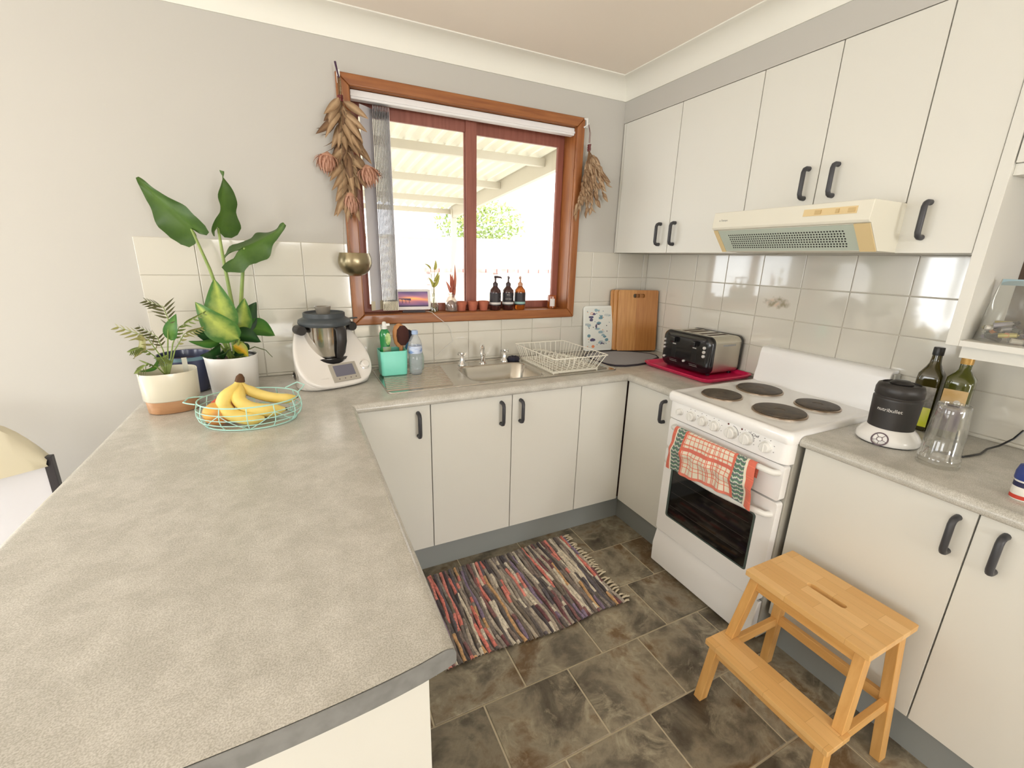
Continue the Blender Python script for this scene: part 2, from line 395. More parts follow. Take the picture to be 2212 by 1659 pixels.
for i, (y1, y0) in enumerate(zip(ys, ys[1:])):
    for j, (b0, b1) in enumerate(zs):
        if y1 - y0 > .3: continue
        wall_tile(wall_right, y0, y1, b0, b1, 'right', M['tile_decor'] if (i, j) in ((4, 1), (9, 3)) else None)

# ---------------------------------------------------------------- kitchen window
M['timber'] = wood('honey_timber', (168, 106, 56), (138, 80, 40), .42, 'x', coat=.15)
M['timber_v'] = wood('honey_timber_upright', (168, 106, 56), (138, 80, 40), .42, 'z', coat=.15)
M['sash'] = wood('red_brown_sash', (156, 94, 78), (136, 78, 64), .45, 'z')
M['sash_x'] = wood('red_brown_sash_rail', (124, 66, 48), (100, 52, 40), .45, 'x')
win = struct(thing('window_1', 'timber framed sliding kitchen window above the sink', 'window', (-1.228, 0, 1.127)))
IX0, IX1, IZ0, IZ1 = -1.822, -.624, 1.178, 2.180
def mitre(name, a, b, c, d, axis):
    # architrave board, four corners in x-z, thickness in y
    mb = MB().prism([a, b, c, d], [], -.020, 0.0, 'y'); return mb.build(name, M['timber' if axis == 'x' else 'timber_v'], win, bevel=.006, seg=3)
mitre('architrave', (FX0, FZ1), (FX1, FZ1), (IX1, IZ1), (IX0, IZ1), 'x')
mitre('architrave', (FX0, FZ0), (IX0, IZ0), (IX1, IZ0), (FX1, FZ0), 'x')
mitre('architrave', (FX0, FZ0), (FX0, FZ1), (IX0, IZ1), (IX0, IZ0), 'z')
mitre('architrave', (FX1, FZ0), (IX1, IZ0), (IX1, IZ1), (FX1, FZ1), 'z')
bx('jamb', (WX0 - .0, -.002, WZ0), (IX0 + .002, .155, WZ1), M['timber_v'], win)
bx('jamb', (IX1 - .002, -.002, WZ0), (WX1, .155, WZ1), M['timber_v'], win)
bx('head', (IX0, -.002, IZ1 - .002), (IX1, .155, WZ1), M['timber'], win)
bx('sill', (IX0, -.002, WZ0), (IX1, .155, 1.177), M['timber'], win, bevel=.002)
SY0, SY1 = .088, .125
for x0, x1, y0 in ((IX0 + .002, -1.19, SY0), (-1.245, IX1 - .002, SY0 + .022)):
    sash = MB().prism([(x0, 1.177), (x0, IZ1 - .002), (x1, IZ1 - .002), (x1, 1.177)], [[(x0 + .042, 1.177 + .042), (x0 + .042, IZ1 - .086), (x1 - .042, IZ1 - .086), (x1 - .042, 1.177 + .042)]], y0, y0 + .02, 'y').build('sash', M['sash'], win, bevel=.003)
    bx('pane', (x0 + .04, y0 + .008, 1.217), (x1 - .04, y0 + .012, IZ1 - .084), M['glass'], win)
bx('meeting_stile', (-1.248, .078, 1.178), (-1.186, .0875, IZ1 - .002), M['sash'], win, bevel=.003)

# glazing outside the picture: glass door, dining window, and three added to carry the fill lamps
M['alu'] = pm('white_aluminium', (232, 232, 228), .4)
def glazing(name, lab, lo, hi, axis, n):
    w = struct(thing(name, lab, 'window', lo)); (u0, z0), (u1, z1) = (lo[0] if axis == 'y' else lo[1], lo[2]), (hi[0] if axis == 'y' else hi[1], hi[2])
    d0, d1 = (lo[1], hi[1]) if axis == 'y' else (lo[0], hi[0]); st = (u1 - u0) / n
    for i in range(n):
        a, b = u0 + i * st, u0 + (i + 1) * st
        MB().prism([(a, z0), (a, z1), (b, z1), (b, z0)], [[(a + .05, z0 + .06), (a + .05, z1 - .05), (b - .05, z1 - .05), (b - .05, z0 + .06)]], d0, d1, axis).build('sash', M['alu'], w)
    return w
glazing('window_2', 'white framed sliding glass door left of the kitchen', (-5.5, .03, .02), (-3.65, .07, 2.1), 'y', 2)
glazing('window_3', 'white framed dining room window in the left wall', (RX0 - .1, -4.7, .8), (RX0 - .06, -3.1, 2.25), 'x', 2)
glazing('added_window_4', 'added white framed high strip window for fill in the rear wall', (-3.75, RY0 - .1, 1.78), (-1.65, RY0 - .06, 2.39), 'y', 2)
glazing('added_window_5', 'added white framed tall window for fill at the right of the rear wall', (-1.0, RY0 - .1, .28), (-.06, RY0 - .06, 2.12), 'y', 1)
glazing('added_window_6', 'added white framed side window for fill in the left wall opposite the stove', (RX0 - .1, -2.1, .82), (RX0 - .06, -.6, 2.2), 'x', 1)

# ---------------------------------------------------------------- outside: patio roof, fence, tree
ground = struct(bx('ground_terrace', (-9, .16, -.25), (14, 16, -.12), pm('pale_paving', (205, 200, 190), .8, col2=(190, 184, 172), nscale=3)))
def roof_z(y): return 2.60 - .075 * y
M['patio'] = pm('cream_steel', (196, 188, 170), .5)
def roof_sheet_mat():
    m, t, b = nt('translucent_roof_sheet'); N, L = t.nodes, t.links; b.inputs['Base Color'].default_value = lin((206, 200, 180)) + (1,); b.inputs['Roughness'].default_value = .5
    tr = N.new('ShaderNodeBsdfTranslucent'); tr.inputs[0].default_value = lin((246, 240, 220)) + (1,); mx = N.new('ShaderNodeMixShader'); mx.inputs[0].default_value = .10
    L.new(b.outputs[0], mx.inputs[1]); L.new(tr.outputs[0], mx.inputs[2]); L.new(mx.outputs[0], N['Material Output'].inputs[0]); return m
M['roofsheet'] = roof_sheet_mat()
roof = thing('patio_roof', 'cream corrugated patio roof on steel purlins outside the window', 'patio roof', (-2.3, 2.4, -.12))
def corr(u, v):
    x = -5.2 + u * 5.6; y = .17 + v * 5.0; k = (x / .125) % 1.0
    h = .042 * max(0, min(1, 2.2 * (1 - abs(2 * k - 1)) - .35)); return (x, y, roof_z(y) + .012 + h)
MB().grid(corr, 66 * 8, 1).build('roofing_sheet', M['roofsheet'], roof, smooth=False, weld=False)
for y in (.9, 2.0, 3.1, 4.2, 5.1):
    z = roof_z(y); bx('purlin', (-5.2, y - .03, z - .075), (.30, y + .03, z), M['patio'], roof, bevel=.004)
MB().hexa([(.30, .17, roof_z(.17) - .15), (.36, .17, roof_z(.17) - .15), (.36, 5.2, roof_z(5.2) - .15), (.30, 5.2, roof_z(5.2) - .15)], [(.30, .17, roof_z(.17) + .03), (.36, .17, roof_z(.17) + .03), (.36, 5.2, roof_z(5.2) + .03), (.30, 5.2, roof_z(5.2) + .03)]).build('side_beam', M['patio'], roof)
MB().tube([(.42, .17, roof_z(.17) - .03), (.42, 5.2, roof_z(5.2) - .06)], .045, n=10).build('gutter', M['patio'], roof)
for x in (-5.0, .33): bx('post', (x - .04, 4.96, -.12), (x + .04, 5.04, roof_z(5) - .02), M['patio'], roof)
fence = thing('slat_fence', 'pale slatted garden fence with a pink brick capping beyond the patio', 'fence', (2.0, 6.3, -.12))
M['fence'] = pm('pale_fence_paint', (222, 206, 200), .7); M['cap'] = pm('pink_brick', (196, 138, 132), .8, col2=(214, 168, 160), nscale=9)
for k in range(11): bx('slat', (.2, 6.3, -.05 + k * .11), (4.6, 6.33, .035 + k * .11), M['fence'], fence, bevel=.004)
for x in (.25, 1.7, 3.15, 4.55): bx('post', (x - .04, 6.34, -.12), (x + .04, 6.42, 1.16), M['fence'], fence)
for k in range(18): bx('capping_brick', (.2 + k * .246, 6.24, 1.165), (.43 + k * .246, 6.44, 1.245), M['cap'], fence, bevel=.005)
bf = thing('boundary_fence', 'tall pale ribbed metal boundary fence behind the slatted fence', 'fence', (3, 7.2, -.12))
MB().grid(lambda u, v: (-5 + 14 * u, 7.2 + (.02 if int(u * 140 + .5) % 2 else 0), -.12 + 1.95 * v), 140, 1).build('sheet', pm('cream_colourbond', (236, 230, 216), .6), bf, smooth=False)
bx('top_rail', (-5, 7.17, 1.82), (9, 7.25, 1.87), M['patio'], bf)
tree = thing('garden_tree', 'leafy green garden tree standing beyond the patio fence', 'tree', (2.1, 8.2, -.12))
M['bark'] = pm('bark', (110, 92, 74), .9); M['leafg'] = pm('garden_leaves', (120, 142, 70), .6, col2=(152, 166, 84), nscale=3)
MB().tube([(2.1, 8.2, -.12), (2.14, 8.2, .9), (2.05, 8.25, 1.9)], [.10, .08, .05]).build('trunk', M['bark'], tree)
mb = MB(); R2 = random.Random(3)
for k in range(1500):
    while True:
        q = Vector((R2.uniform(-1, 1), R2.uniform(-1, 1), R2.uniform(-1, 1)))
        if .25 < q.length < 1: break
    c = Vector((2.1, 8.2, 2.25)) + Vector((q.x * 1.15, q.y * .8, q.z * .62)); a = Vector((R2.uniform(-1, 1), R2.uniform(-1, 1), R2.uniform(-1, 1))).normalized() * .065; b = a.orthogonal().normalized() * .03
    mb.add([c - a, c + b, c + a, c - b], [(0, 1, 2, 3)])
mb.build('foliage', M['leafg'], tree, smooth=False, weld=False)['kind'] = 'stuff'
# ================================================================ cabinets and worktop
M['carcass'] = pm('dark_gap_backing', (84, 62, 54), .7)  # dark brown paints the door gaps darker: gap shade plus dark door edging
def bow_handle(parent, a, b, out, r=.0084):
    """D-shaped pull between two points on a door face, standing off along out"""
    a, b, n = Vector(a), Vector(b), Vector(out); d = (b - a); L = d.length; d.normalize(); k = .031
    path = [a, a + n * k * .55, a + n * k * .85 + d * .004, a + n * k + d * .014, b + n * k - d * .014, b + n * k * .85 - d * .004, b + n * k * .55, b]
    return MB().tube(path, [.0092, .0086, r, r, r, r, .0086, .0092], n=10).build('handle', M['handle'], parent, angle=60)
DF = -.57          # door front plane (y on the back run, x on the right run)
def door_y(cab, x0, x1, z0, z1, handle=None, g=.0019):
    d = bx('door', (x0 + g, DF, z0), (x1 - g, DF + .017, z1), M['cab'], cab, bevel=.0012, seg=1)
    if handle is not None: bow_handle(d, (handle, DF, .722), (handle, DF, .826), (0, -1, 0))
    return d
def door_x(cab, y0, y1, z0, z1, handle=None, xf=DF, hz=(.722, .826), g=.0018):
    d = bx('door', (xf, y0 + g, z0), (xf + .017, y1 - g, z1), M['cab'], cab, bevel=.0012, seg=1)
    if handle is not None: bow_handle(d, (xf, handle, hz[0]), (xf, handle, hz[1]), (-1, 0, 0))
    return d
KZ = .151; BZ0 = .8635
def base_y(label, x0, x1, doors):
    c = thing('base_cabinet', label, 'cabinet', ((x0 + x1) / 2, -.3, 0))
    bx('body', (x0 + .0005, DF + .019, KZ), (x1 - .0005, -.01, BZ0 - .22 if label.startswith('two') else BZ0), M['carcass'], c)
    bx('kickboard', (x0, -.522, 0), (x1, -.507, KZ - .0005), M['kick'], c)
    for a, b, h in doors: door_y(c, a, b, KZ, BZ0 - .003, h)
    return c
base_y('single white base cabinet beside the grey peninsula bench, charcoal handle on its right', -1.985, -1.650, [(-1.985, -1.650, -1.705)])
base_y('two door white base cabinet under the sink, charcoal handles meeting in the middle', -1.650, -.868, [(-1.650, -1.258, -1.315), (-1.258, -.868, -1.215)])
cc = thing('corner_cabinet', 'white corner base cabinet between the sink and the stove with one blank panel', 'cabinet', (-.3, -.4, 0))
bx('body', (-.868 + .001, DF + .019, KZ), (-.001, -.01, BZ0), M['carcass'], cc)
bx('body', (DF + .019, -.915, KZ), (-.01, DF + .0185, BZ0), M['carcass'], cc)
bx('kickboard', (-.868, -.522, 0), (-.5225, -.507, KZ - .0005), M['kick'], cc); bx('kickboard', (-.522, -.918, 0), (-.507, -.5075, KZ - .0005), M['kick'], cc)
door_y(cc, -.868, DF - .003, KZ, BZ0 - .003); door_x(cc, -.918, DF - .004, KZ, BZ0 - .003, -.848)
for y1, y0, h, lab in ((-1.503, -1.956, -1.919, 'white base cabinet right of the stove behind the wooden step stool'), (-1.956, -2.42, -2.012, 'white base cabinet at the far right, its handle beside the dark door seam')):
    c = thing('base_cabinet', lab, 'cabinet', (-.3, (y0 + y1) / 2, 0))
    bx('body', (DF + .019, y0 + .0005, KZ), (-.01, y1 - .0005, BZ0), M['carcass'], c)
    bx('kickboard', (-.522, y0, 0), (-.507, y1, KZ - .0005), M['kick'], c); door_x(c, y0, y1, KZ, BZ0 - .003, h)
# peninsula carcass
pc = thing('peninsula_cabinet', 'white melamine peninsula carcass under the long grey bench', 'cabinet', (-2.33, -.9, 0))
bx('body', (-2.655, -1.735, KZ), (-1.9865, -.012, BZ0), M['cab'], pc); bx('end_panel', (-2.665, -1.752, 0), (-1.985, -1.736, BZ0), M['cab'], pc, bevel=.001)
bx('kickboard', (-2.6, -1.735, 0), (-2.03, -.02, KZ - .0005), M['kick'], pc)

# worktops -----------------------------------------------------------
ZB, ZTOP = .864, .900
nose = [(.022, 0), (.0165, -.0008), (.0105, -.0034), (.0055, -.0072), (.002, -.0122), (0, -.018), (0, -.027), (.003, -.0325), (.009, -.036)]   # (inset from the front, drop from the top)
wt = thing('kitchen_worktop', 'long pale grey mottled laminate worktop with peninsula and rolled front edge', 'worktop', (-1.5, -.3, .864))
SX0, SX1, SYB, SYF = -1.80, -.60, -.07, -.49       # cut-out for the sink
xs_ = [-1.975, -1.42, -.985, -.58]; HB, HF = -.135, -.475
pr = [(-.0005, ZB), (-.0005, ZTOP), (HB, ZTOP), (HF, ZTOP)] + [(-.6 + i, ZTOP + d) for i, d in nose] + [(HF, ZB), (HB, ZB)]
mb = MB(); n = len(pr)
for i in range(3):
    a, b = xs_[i], xs_[i + 1]
    for j in range(n):
        k = (j + 1) % n
        if i == 1 and (j, k) in ((2, 3), (n - 2, n - 1)): continue
        mb.add([(a, *pr[j]), (b, *pr[j]), (b, *pr[k]), (a, *pr[k])], [(0, 1, 2, 3)])
for x in (xs_[0], xs_[-1]): mb.add([(x, *q) for q in pr], [tuple(range(n))])
for (x0, y0, x1, y1) in ((xs_[1], HB, xs_[2], HB), (xs_[1], HF, xs_[2], HF), (xs_[1], HB, xs_[1], HF), (xs_[2], HB, xs_[2], HF)):
    mb.add([(x0, y0, ZB), (x1, y1, ZB), (x1, y1, ZTOP), (x0, y0, ZTOP)], [(0, 1, 2, 3)])
mb.build('sink_section', M['bench'], wt, angle=40)
mb = MB(); pr2 = [(-.0005, ZB), (-.0005, ZTOP)] + [(-.6 + i, ZTOP - .0002 + d) for i, d in nose]
mb.rings([[(x, y, z) for x, z in pr2] for y in (-.578, -.922)]).build('corner_section', M['bench'], wt, angle=40)
bx('corner_section', (-.5795, -.5778, ZB), (-.0005, -.0005, ZTOP - .0001), M['bench'], wt)
# peninsula: rolled long edges, bowed end
PX0, PX1 = -2.712, -1.955
prx = [(PX1 - i, ZTOP - .0003 + d) for i, d in nose]; plx = [(PX0 + i, ZTOP - .0003 + d) for i, d in reversed(nose)]
mids = [(PX1 - .022 - (PX1 - PX0 - .044) * t, ZTOP - .0003) for t in [i / 20 for i in range(1, 20)]]
top = list(reversed(prx)) + mids + list(reversed(plx)); bot = [(x, ZB) for x, z in reversed(mids)]
pp = top + bot
def yend(x):
    t = (x - (PX0 + PX1) / 2) / ((PX1 - PX0) / 2); return -1.795 - .048 * math.sqrt(max(0, 1 - .92 * t * t))  if abs(t) <= 1.04 else -1.795
mb = MB(); mb.rings([[(x, -.0006, z) for x, z in pp], [(x, yend(x), z) for x, z in pp]], cap1=False).build('peninsula_section', M['bench'], wt, angle=40)
# grey strip closing the bowed end
mb = MB(); e0 = [(x, yend(x) + .001, z) for x, z in pp]; e1 = [(x, yend(x) - .0015, z) for x, z in pp]
mb.rings([e0, e1], cap0=False, cap1=False)
nn = len(top); tb = [(x, ZB) for x, z in top]
for j in range(nn - 1):
    (xa, za), (xb, zb) = top[j], top[j + 1]
    mb.add([(xa, yend(xa) - .0015, za), (xb, yend(xb) - .0015, zb), (xb, yend(xb) - .0015, ZB), (xa, yend(xa) - .0015, ZB)], [(0, 1, 2, 3)])
mb.build('edge_strip', M['bench_end'], wt, angle=40)
wt2 = thing('side_worktop', 'short pale grey worktop right of the stove carrying bottles and blender', 'worktop', (-.3, -1.9, .864))
MB().rings([[(x, y, z) for x, z in [(-.0005, ZB), (-.0005, ZTOP)] + [(-.6 + i, ZTOP + d) for i, d in nose]] for y in (-1.499, -2.42)]).build('slab', M['bench'], wt2, angle=40)

# wall cabinets ------------------------------------------------------
UF = -.295; UZ0, UZ1 = 1.518, 2.2395
def upper(label, y0, y1, z0, doors, hz):
    c = thing('wall_cabinet', label, 'cabinet', (-.15, (y0 + y1) / 2, z0))
    bx('body', (UF + .019, y0 + .0005, z0 + .0005), (-.0065, y1 - .0005, UZ1), M['cab_edge'], c)
    for a, b, h in doors: door_x(c, a, b, z0, UZ1 - .002, h, UF, hz)
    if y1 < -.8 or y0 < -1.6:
        for s_ in {a for a, b, h in doors if a > -1.6}: bx('seam_shade_strip', (UF + .0178, s_ - .006, z0 + .002), (UF + .0192, s_ + .006, UZ1 - .003), M['carcass'], c)  # dark strip added behind the seam for gap shade and dark door edging
    return c
u = upper('two door white wall cabinet in the corner by the window, handles low in the middle', -.891, -.0065, UZ0, [(-.452, -.024, -.390), (-.891, -.452, -.494)], (1.562, 1.668))
bx('filler', (UF + .001, -.0235, UZ0), (UF + .0185, -.0066, UZ1 - .002), M['cab'], u)
upper('two door white wall cabinet directly above the range hood', -1.493, -.891, 1.676, [(-1.19, -.891, -1.150), (-1.493, -1.19, -1.255)], (1.722, 1.828))
upper('narrow white wall cabinet right of the range hood with one charcoal handle', -1.692, -1.493, UZ0, [(-1.692, -1.493, -1.558)], (1.566, 1.671))
nk = thing('open_shelf_unit', 'white open shelf unit at the far right holding a bag of batteries', 'shelf', (-.15, -2.0, 1.24))
bx('side_panel', (UF - .003, -1.7225, 1.243), (-.0065, -1.6925, UZ1), M['cab_edge'], nk, bevel=.001)
bx('shelf', (UF + .002, -2.42, 1.243), (-.0065, -1.723, 1.2605), M['cab_edge'], nk); bx('shelf_rail', (UF + .03, -2.42, 1.205), (UF + .047, -1.723, 1.2425), M['cab_edge'], nk)
bx('back_panel', (-.0115, -2.42, 1.261), (-.0066, -1.723, 1.73), pm('dark_brown_back_panel', (84, 66, 52), .6), nk)
bx('top_rail', (UF + .012, -2.42, 1.727), (UF + .03, -1.723, 1.757), M['cab_edge'], nk); bx('body', (UF + .031, -2.42, 1.727), (-.0066, -1.723, UZ1), M['cab_edge'], nk)
bx('door', (UF + .0, -2.42, 1.758), (UF + .0115, -1.7255, UZ1 - .002), M['cab'], nk, bevel=.001)

# range hood ---------------------------------------------------------
M['hood'] = pm('ivory_enamel', (230, 226, 210), .35); M['hood_tan'] = pm('aged_tan_plastic', (226, 202, 152), .45); M['grille'] = pm('pale_green_grille', (190, 200, 186), .4)
hd = thing('range_hood', 'ivory slide range hood with tan switches and perforated grille above the stove', 'range hood', (-.3, -1.2, 1.518))
HY0, HY1 = -1.497, -.903
body = [(-.2765, 1.6745), (-.484, 1.6745), (-.492, 1.615), (-.486, 1.606), (-.476, 1.606), (-.404, 1.521), (-.2765, 1.519)]
MB().prism([(x, z) for x, z in body], [], HY0, HY1, 'y').build('body', M['hood'], hd, bevel=.002)
g0, g1 = Vector((-.477, 0, 1.6045)), Vector((-.4055, 0, 1.5215)); gd = (g1 - g0); gn = Vector((gd.z, 0, -gd.x)).normalized(); gn = gn if gn.x < 0 else -gn
def gp(y, t, h): q = g0 + gd * t + gn * h; return (q.x, y, q.z)
def gplate(name, ya, yb, t0, t1, h0, h1, mat): return MB().hexa([gp(ya, t0, h0), gp(yb, t0, h0), gp(yb, t1, h0), gp(ya, t1, h0)], [gp(ya, t0, h1), gp(yb, t0, h1), gp(yb, t1, h1), gp(ya, t1, h1)]).build(name, mat, hd)
gplate('grille_plate', HY0 + .05, HY1 - .022, .03, .97, 0, .0012, M['grille'])
gplate('end_cap', HY0 + .002, HY0 + .049, .0, 1.0, .0001, .0035, M['hood_tan']); gplate('end_cap', HY1 - .021, HY1 - .002, .0, 1.0, .0001, .0035, M['hood_tan'])
mb = MB(); ca = gd.normalized()
for r in range(7):
    for k in range(46):
        yc = HY0 + .085 + k * .0098 + (.0 if r % 2 else .002); t = .24 + r * .095; c = Vector(gp(yc, t, .0014))
        mb.add([c + Vector((0, math.cos(a), 0)) * .0033 + ca * .0033 * math.sin(a) for a in [i * PI / 4 for i in range(8)]], [tuple(range(8))])
mb.build('vent_holes', M['black'], hd, smooth=False)['kind'] = 'stuff'
def fp(y, t, h):   # front fascia
    a, b = Vector((-.484, 0, 1.6745)), Vector((-.492, 0, 1.615)); q = a + (b - a) * t; return (q.x - h, y, q.z)
def fplate(name, ya, yb, t0, t1, h, mat, par=None): return MB().hexa([fp(ya, t0, 0), fp(yb, t0, 0), fp(yb, t1, 0), fp(ya, t1, 0)], [fp(ya, t0, h), fp(yb, t0, h), fp(yb, t1, h), fp(ya, t1, h)]).build(name, mat, par or hd)
sw = fplate('switch_plate', -1.455, -1.285, .28, .66, .0022, M['hood_tan'])
for ya, yb in ((-1.45, -1.43), (-1.402, -1.392), (-1.345, -1.325)): fplate('slider', ya, yb, .36, .58, .006, pm('tan_slider', (206, 178, 126), .5) if 'tan_slider' not in bpy.data.materials else bpy.data.materials['tan_slider'], sw)
text('lettering', 'e Tempo', .011, pm('grey_print', (150, 150, 146), .6), hd, frame(fp(-.955, .55, .0006), (0, -1, 0), (0, 0, 1)))

# ================================================================ stove
st = thing('electric_stove', 'white upright electric stove with four solid hotplates and oven window', 'stove', (-.33, -1.21, 0))
SA, SB = -1.495, -.928; E_ = M['white_enamel']
bx('body', (-.59, SA + .006, .02), (-.02, SB - .006, .87), M['enamel_grey'], st, bevel=.003)
# hob: shallow pan with rounded rim
def ringrect(x0, x1, y0, y1, r, z): return [(x, y, z) for x, y in rrect(x0, x1, y0, y1, r, 6)]
MB().rings([ringrect(-.645, -.012, SA, SB, .018, .872), ringrect(-.651, -.010, SA - .002, SB + .002, .022, .884), ringrect(-.651, -.010, SA - .002, SB + .002, .022, .902), ringrect(-.644, -.014, SA + .006, SB - .006, .02, .914), ringrect(-.634, -.02, SA + .016, SB - .016, .02, .916), ringrect(-.622, -.03, SA + .028, SB - .028, .025, .9115), ringrect(-.60, -.05, SA + .05, SB - .05, .02, .911)]).build('hob', E_, st, angle=50)
M['plate'] = pm('cast_iron_hotplate', (72, 64, 56), .5, col2=(92, 80, 66), nscale=30); M['trimring'] = pm('worn_steel_ring', (168, 150, 132), .3, metal=1)
for (x, y, r) in ((-.478, -1.072, .078), (-.237, -1.078, .092), (-.452, -1.318, .092), (-.226, -1.330, .078)):
    hp = MB().lathe([(0, .921), (.018, .921), (.02, .9225), (r - .006, .9235), (r, .9215), (r, .911)], (x, y, 0), 40).build('hotplate', M['plate'], st)
    MB().lathe([(r + .006, .911), (r + .006, .9155), (r + .001, .9175), (r - .001, .911)], (x, y, 0), 40, cap=False).build('ring', M['trimring'], hp)
# splashback
MB().prism([(-.008, .90), (-.085, .90), (-.085, .935), (-.072, .985), (-.066, 1.05), (-.06, 1.072), (-.046, 1.082), (-.008, 1.082)], [], SA + .012, SB - .004, 'y').build('splashback', E_, st, bevel=.004, angle=50)
bx('splashback_end', (-.05, SA + .002, .92), (-.012, SA + .0115, 1.07), M['enamel_grey'], st, bevel=.003)
# fascia with knobs
MB().prism([(y, x) for x, y in [(-.59, SA + .004), (-.619, SA + .008), (-.633, SA + .02), (-.637, SA + .045), (-.637, SB - .03), (-.632, SB - .012), (-.62, SB - .004), (-.59, SB - .002)]], [], .790, .8705, 'z') if False else None
fas = [(-.59, SA + .004), (-.617, SA + .006), (-.630, SA + .016), (-.636, SA + .035), (-.638, SA + .07), (-.638, SB - .05), (-.635, SB - .02), (-.625, SB - .006), (-.59, SB - .004)]
MB().prism(fas, [], .790, .8705).build('fascia', E_, st, bevel=.003, angle=50)
M['knob'] = pm('white_knob', (236, 235, 230), .3); M['print'] = pm('dark_print', (92, 84, 88), .6)
for k, y in enumerate((-1.002, -1.067, -1.127, -1.188, -1.264, -1.330, -1.410)):
    r = .0225 if k in (4, 5) else (.013 if k == 0 else .0195); z = .834
    kb = MB().lathe([(r + .003, 0), (r + .003, .004), (r, .006), (r * .94, .019), (r * .8, .0215), (0, .0215)], (0, 0, 0), 28, axis='x').build('knob', M['knob'], st)
    kb.rotation_euler = (0, 0, PI); kb.matrix_parent_inverse = st.matrix_basis.inverted(); kb.location = (-.637, y, z)
    bx('grip', (-.0015, -.003, -r * .9), (.024, .003, r * .9), M['knob'], kb, bevel=.002)
    if k in (4, 5): MB().tube([(-.638, y + .029 * math.cos(a), z + .029 * math.sin(a)) for a in [math.radians(95 + i * 11) for i in range(9)]], .0009, n=5).build('dial_mark', M['print'], st)
    for a in range(6):
        an = math.radians(-20 + a * 44); c = Vector((-.6382, y + (r + .011) * math.cos(an), z + (r + .011) * math.sin(an)))
        if k and k != 4: bx('dial_mark', c - Vector((.0004, .0014, .0012)), c + Vector((.0002, .0014, .0012)), M['print'], st)
for y in (-1.245, -1.305): MB().lathe([(.0035, 0), (.0035, .002), (0, .0025)], (-.6395, y, .8635), 10, axis='x').build('indicator', pm('indicator_red', (96, 30, 30), .3) if 'indicator_red' not in bpy.data.materials else bpy.data.materials['indicator_red'], st)
text('lettering', 'Chef', .014, M['print'], st, frame((-.6386, -1.362, .8585), (0, -1, 0), (.15, 0, 1)))
# grill door, oven door, drawer
def front_panel(name, z0, z1, holes=()):
    pts = rrect(SA + .012, SB - .008, z0, z1, .012, 4); return MB().prism(pts, list(holes), -.625, -.592, 'x').build(name, E_, st, bevel=.004, seg=3, angle=50)
gd_ = front_panel('grill_door', .644, .783)
def bar(par, y0, y1, z, sag):
    path = [(-.622, y0, z - .004), (-.648, y0 + .008, z - .002)] + [(-.655 - .012 * math.sin(PI * t), y0 + .025 + (y1 - y0 - .05) * t, z - sag * math.sin(PI * t)) for t in [i / 14 for i in range(15)]] + [(-.648, y1 - .008, z - .002), (-.622, y1, z - .004)]
    return MB().tube(path, .0105, n=12, flat=1.15).build('handle', M['knob'], par, angle=70)
bar(gd_, -1.465, -.975, .757, -.006)
win_hole = rrect(-1.414, -.982, .298, .553, .012, 4)
od = front_panel('oven_door', .205, .636, [win_hole]); bar(od, -1.465, -.962, .588, .010)
bx('oven_glass', (-.6215, -1.42, .292), (-.6165, -.976, .559), pm('black_oven_glass', (14, 11, 10), .06, spec=.6), od)
MB().prism(rrect(-1.4135, -.9825, .2985, .5525, .012, 4), [rrect(-1.404, -.992, .304, .547, .01, 4)], -.6245, -.6216, 'x').build('glass_border', pm('green_grey_glass_edge', (84, 96, 92), .2), od)
for z in (.36, .43, .50): MB().tube([(-.6216, -1.39, z), (-.6216, -1.0, z)], .0007, n=5).build('rack_line', pm('rack_glint', (70, 60, 54), .4) if 'rack_glint' not in bpy.data.materials else bpy.data.materials['rack_glint'], od)
MB().prism([(-.592, .02), (-.628, .02), (-.630, .12), (-.612, .198), (-.592, .198)], [], SA + .01, SB - .003, 'y').build('drawer', E_, st, bevel=.004)
bx('plinth', (-.57, SA + .03, 0), (-.06, SB - .03, .02), M['black'], st)

# checked tea towel over the grill handle ------------------------------
def towel_col(u, v):
    # u along the rail from left (0) to right (1); v down the cloth
    red, dk, cream, green, pale = lin((224, 116, 94)), lin((200, 84, 66)), lin((236, 226, 206)), lin((92, 126, 106)), lin((200, 208, 190))
    if u < .045 or u > .925: return red if (v * 26) % 1 > .12 else lin((236, 126, 100))
    for a, b in ((.06, .165), (.80, .905)):
        if a < u < b:
            z = (v * 15 + .35 * abs(((u - a) / (b - a) * 4) % 2 - 1)) % 1
            return green if z < .5 else (pale if z < .8 else lin((110, 100, 120)))
    if .165 < u < .195 or .775 < u < .80: return red
    if .045 <= u <= .06 or .905 <= u <= .925: return cream
    k = ((u - .195) / .58) * 11 % 1; w = (v * 13) % 1
    if .52 < v < .585: return lin((222, 120, 104)) if k > .15 else red
    if v > .95: return lin((230, 130, 110))
    if k < .10 or .22 < k < .30: return red
    if w < .12 or .24 < w < .30: return lin((228, 140, 112))
    return cream
def towel_pt(u, v):
    y = -1.018 - .385 * u + (.012 * v * (1 - 2 * u)) - .02 * max(0, v - .3) * u
    s = -.055 + v * (.055 + .215 + .012 * math.sin(u * 5 + 1))    # length over the bar
    zc, xc, r = .760 + .002 * math.sin(PI * u), -.659 - .009 * math.sin(PI * min(1, max(0, (-.99 - y) / .45))), .0135
    if s < 0: x, z = xc + r, zc + s
    elif s < PI * r: a = s / r; x, z = xc + r * math.cos(a), zc + r * math.sin(a)
    else:
        d = s - PI * r; x = xc - r - .010 * math.sin(min(1, d / .05) * PI / 2) + .006 * math.sin(u * 19 + d * 30) * min(1, d / .06) - .010 * math.exp(-((d - .085) / .02) ** 2); z = zc - d
        x -= .004 * math.sin(u * 40) * min(1, d / .1)
    return (x, y, z)
MB_t = MB().grid(towel_pt, 132, 84, col=towel_col)
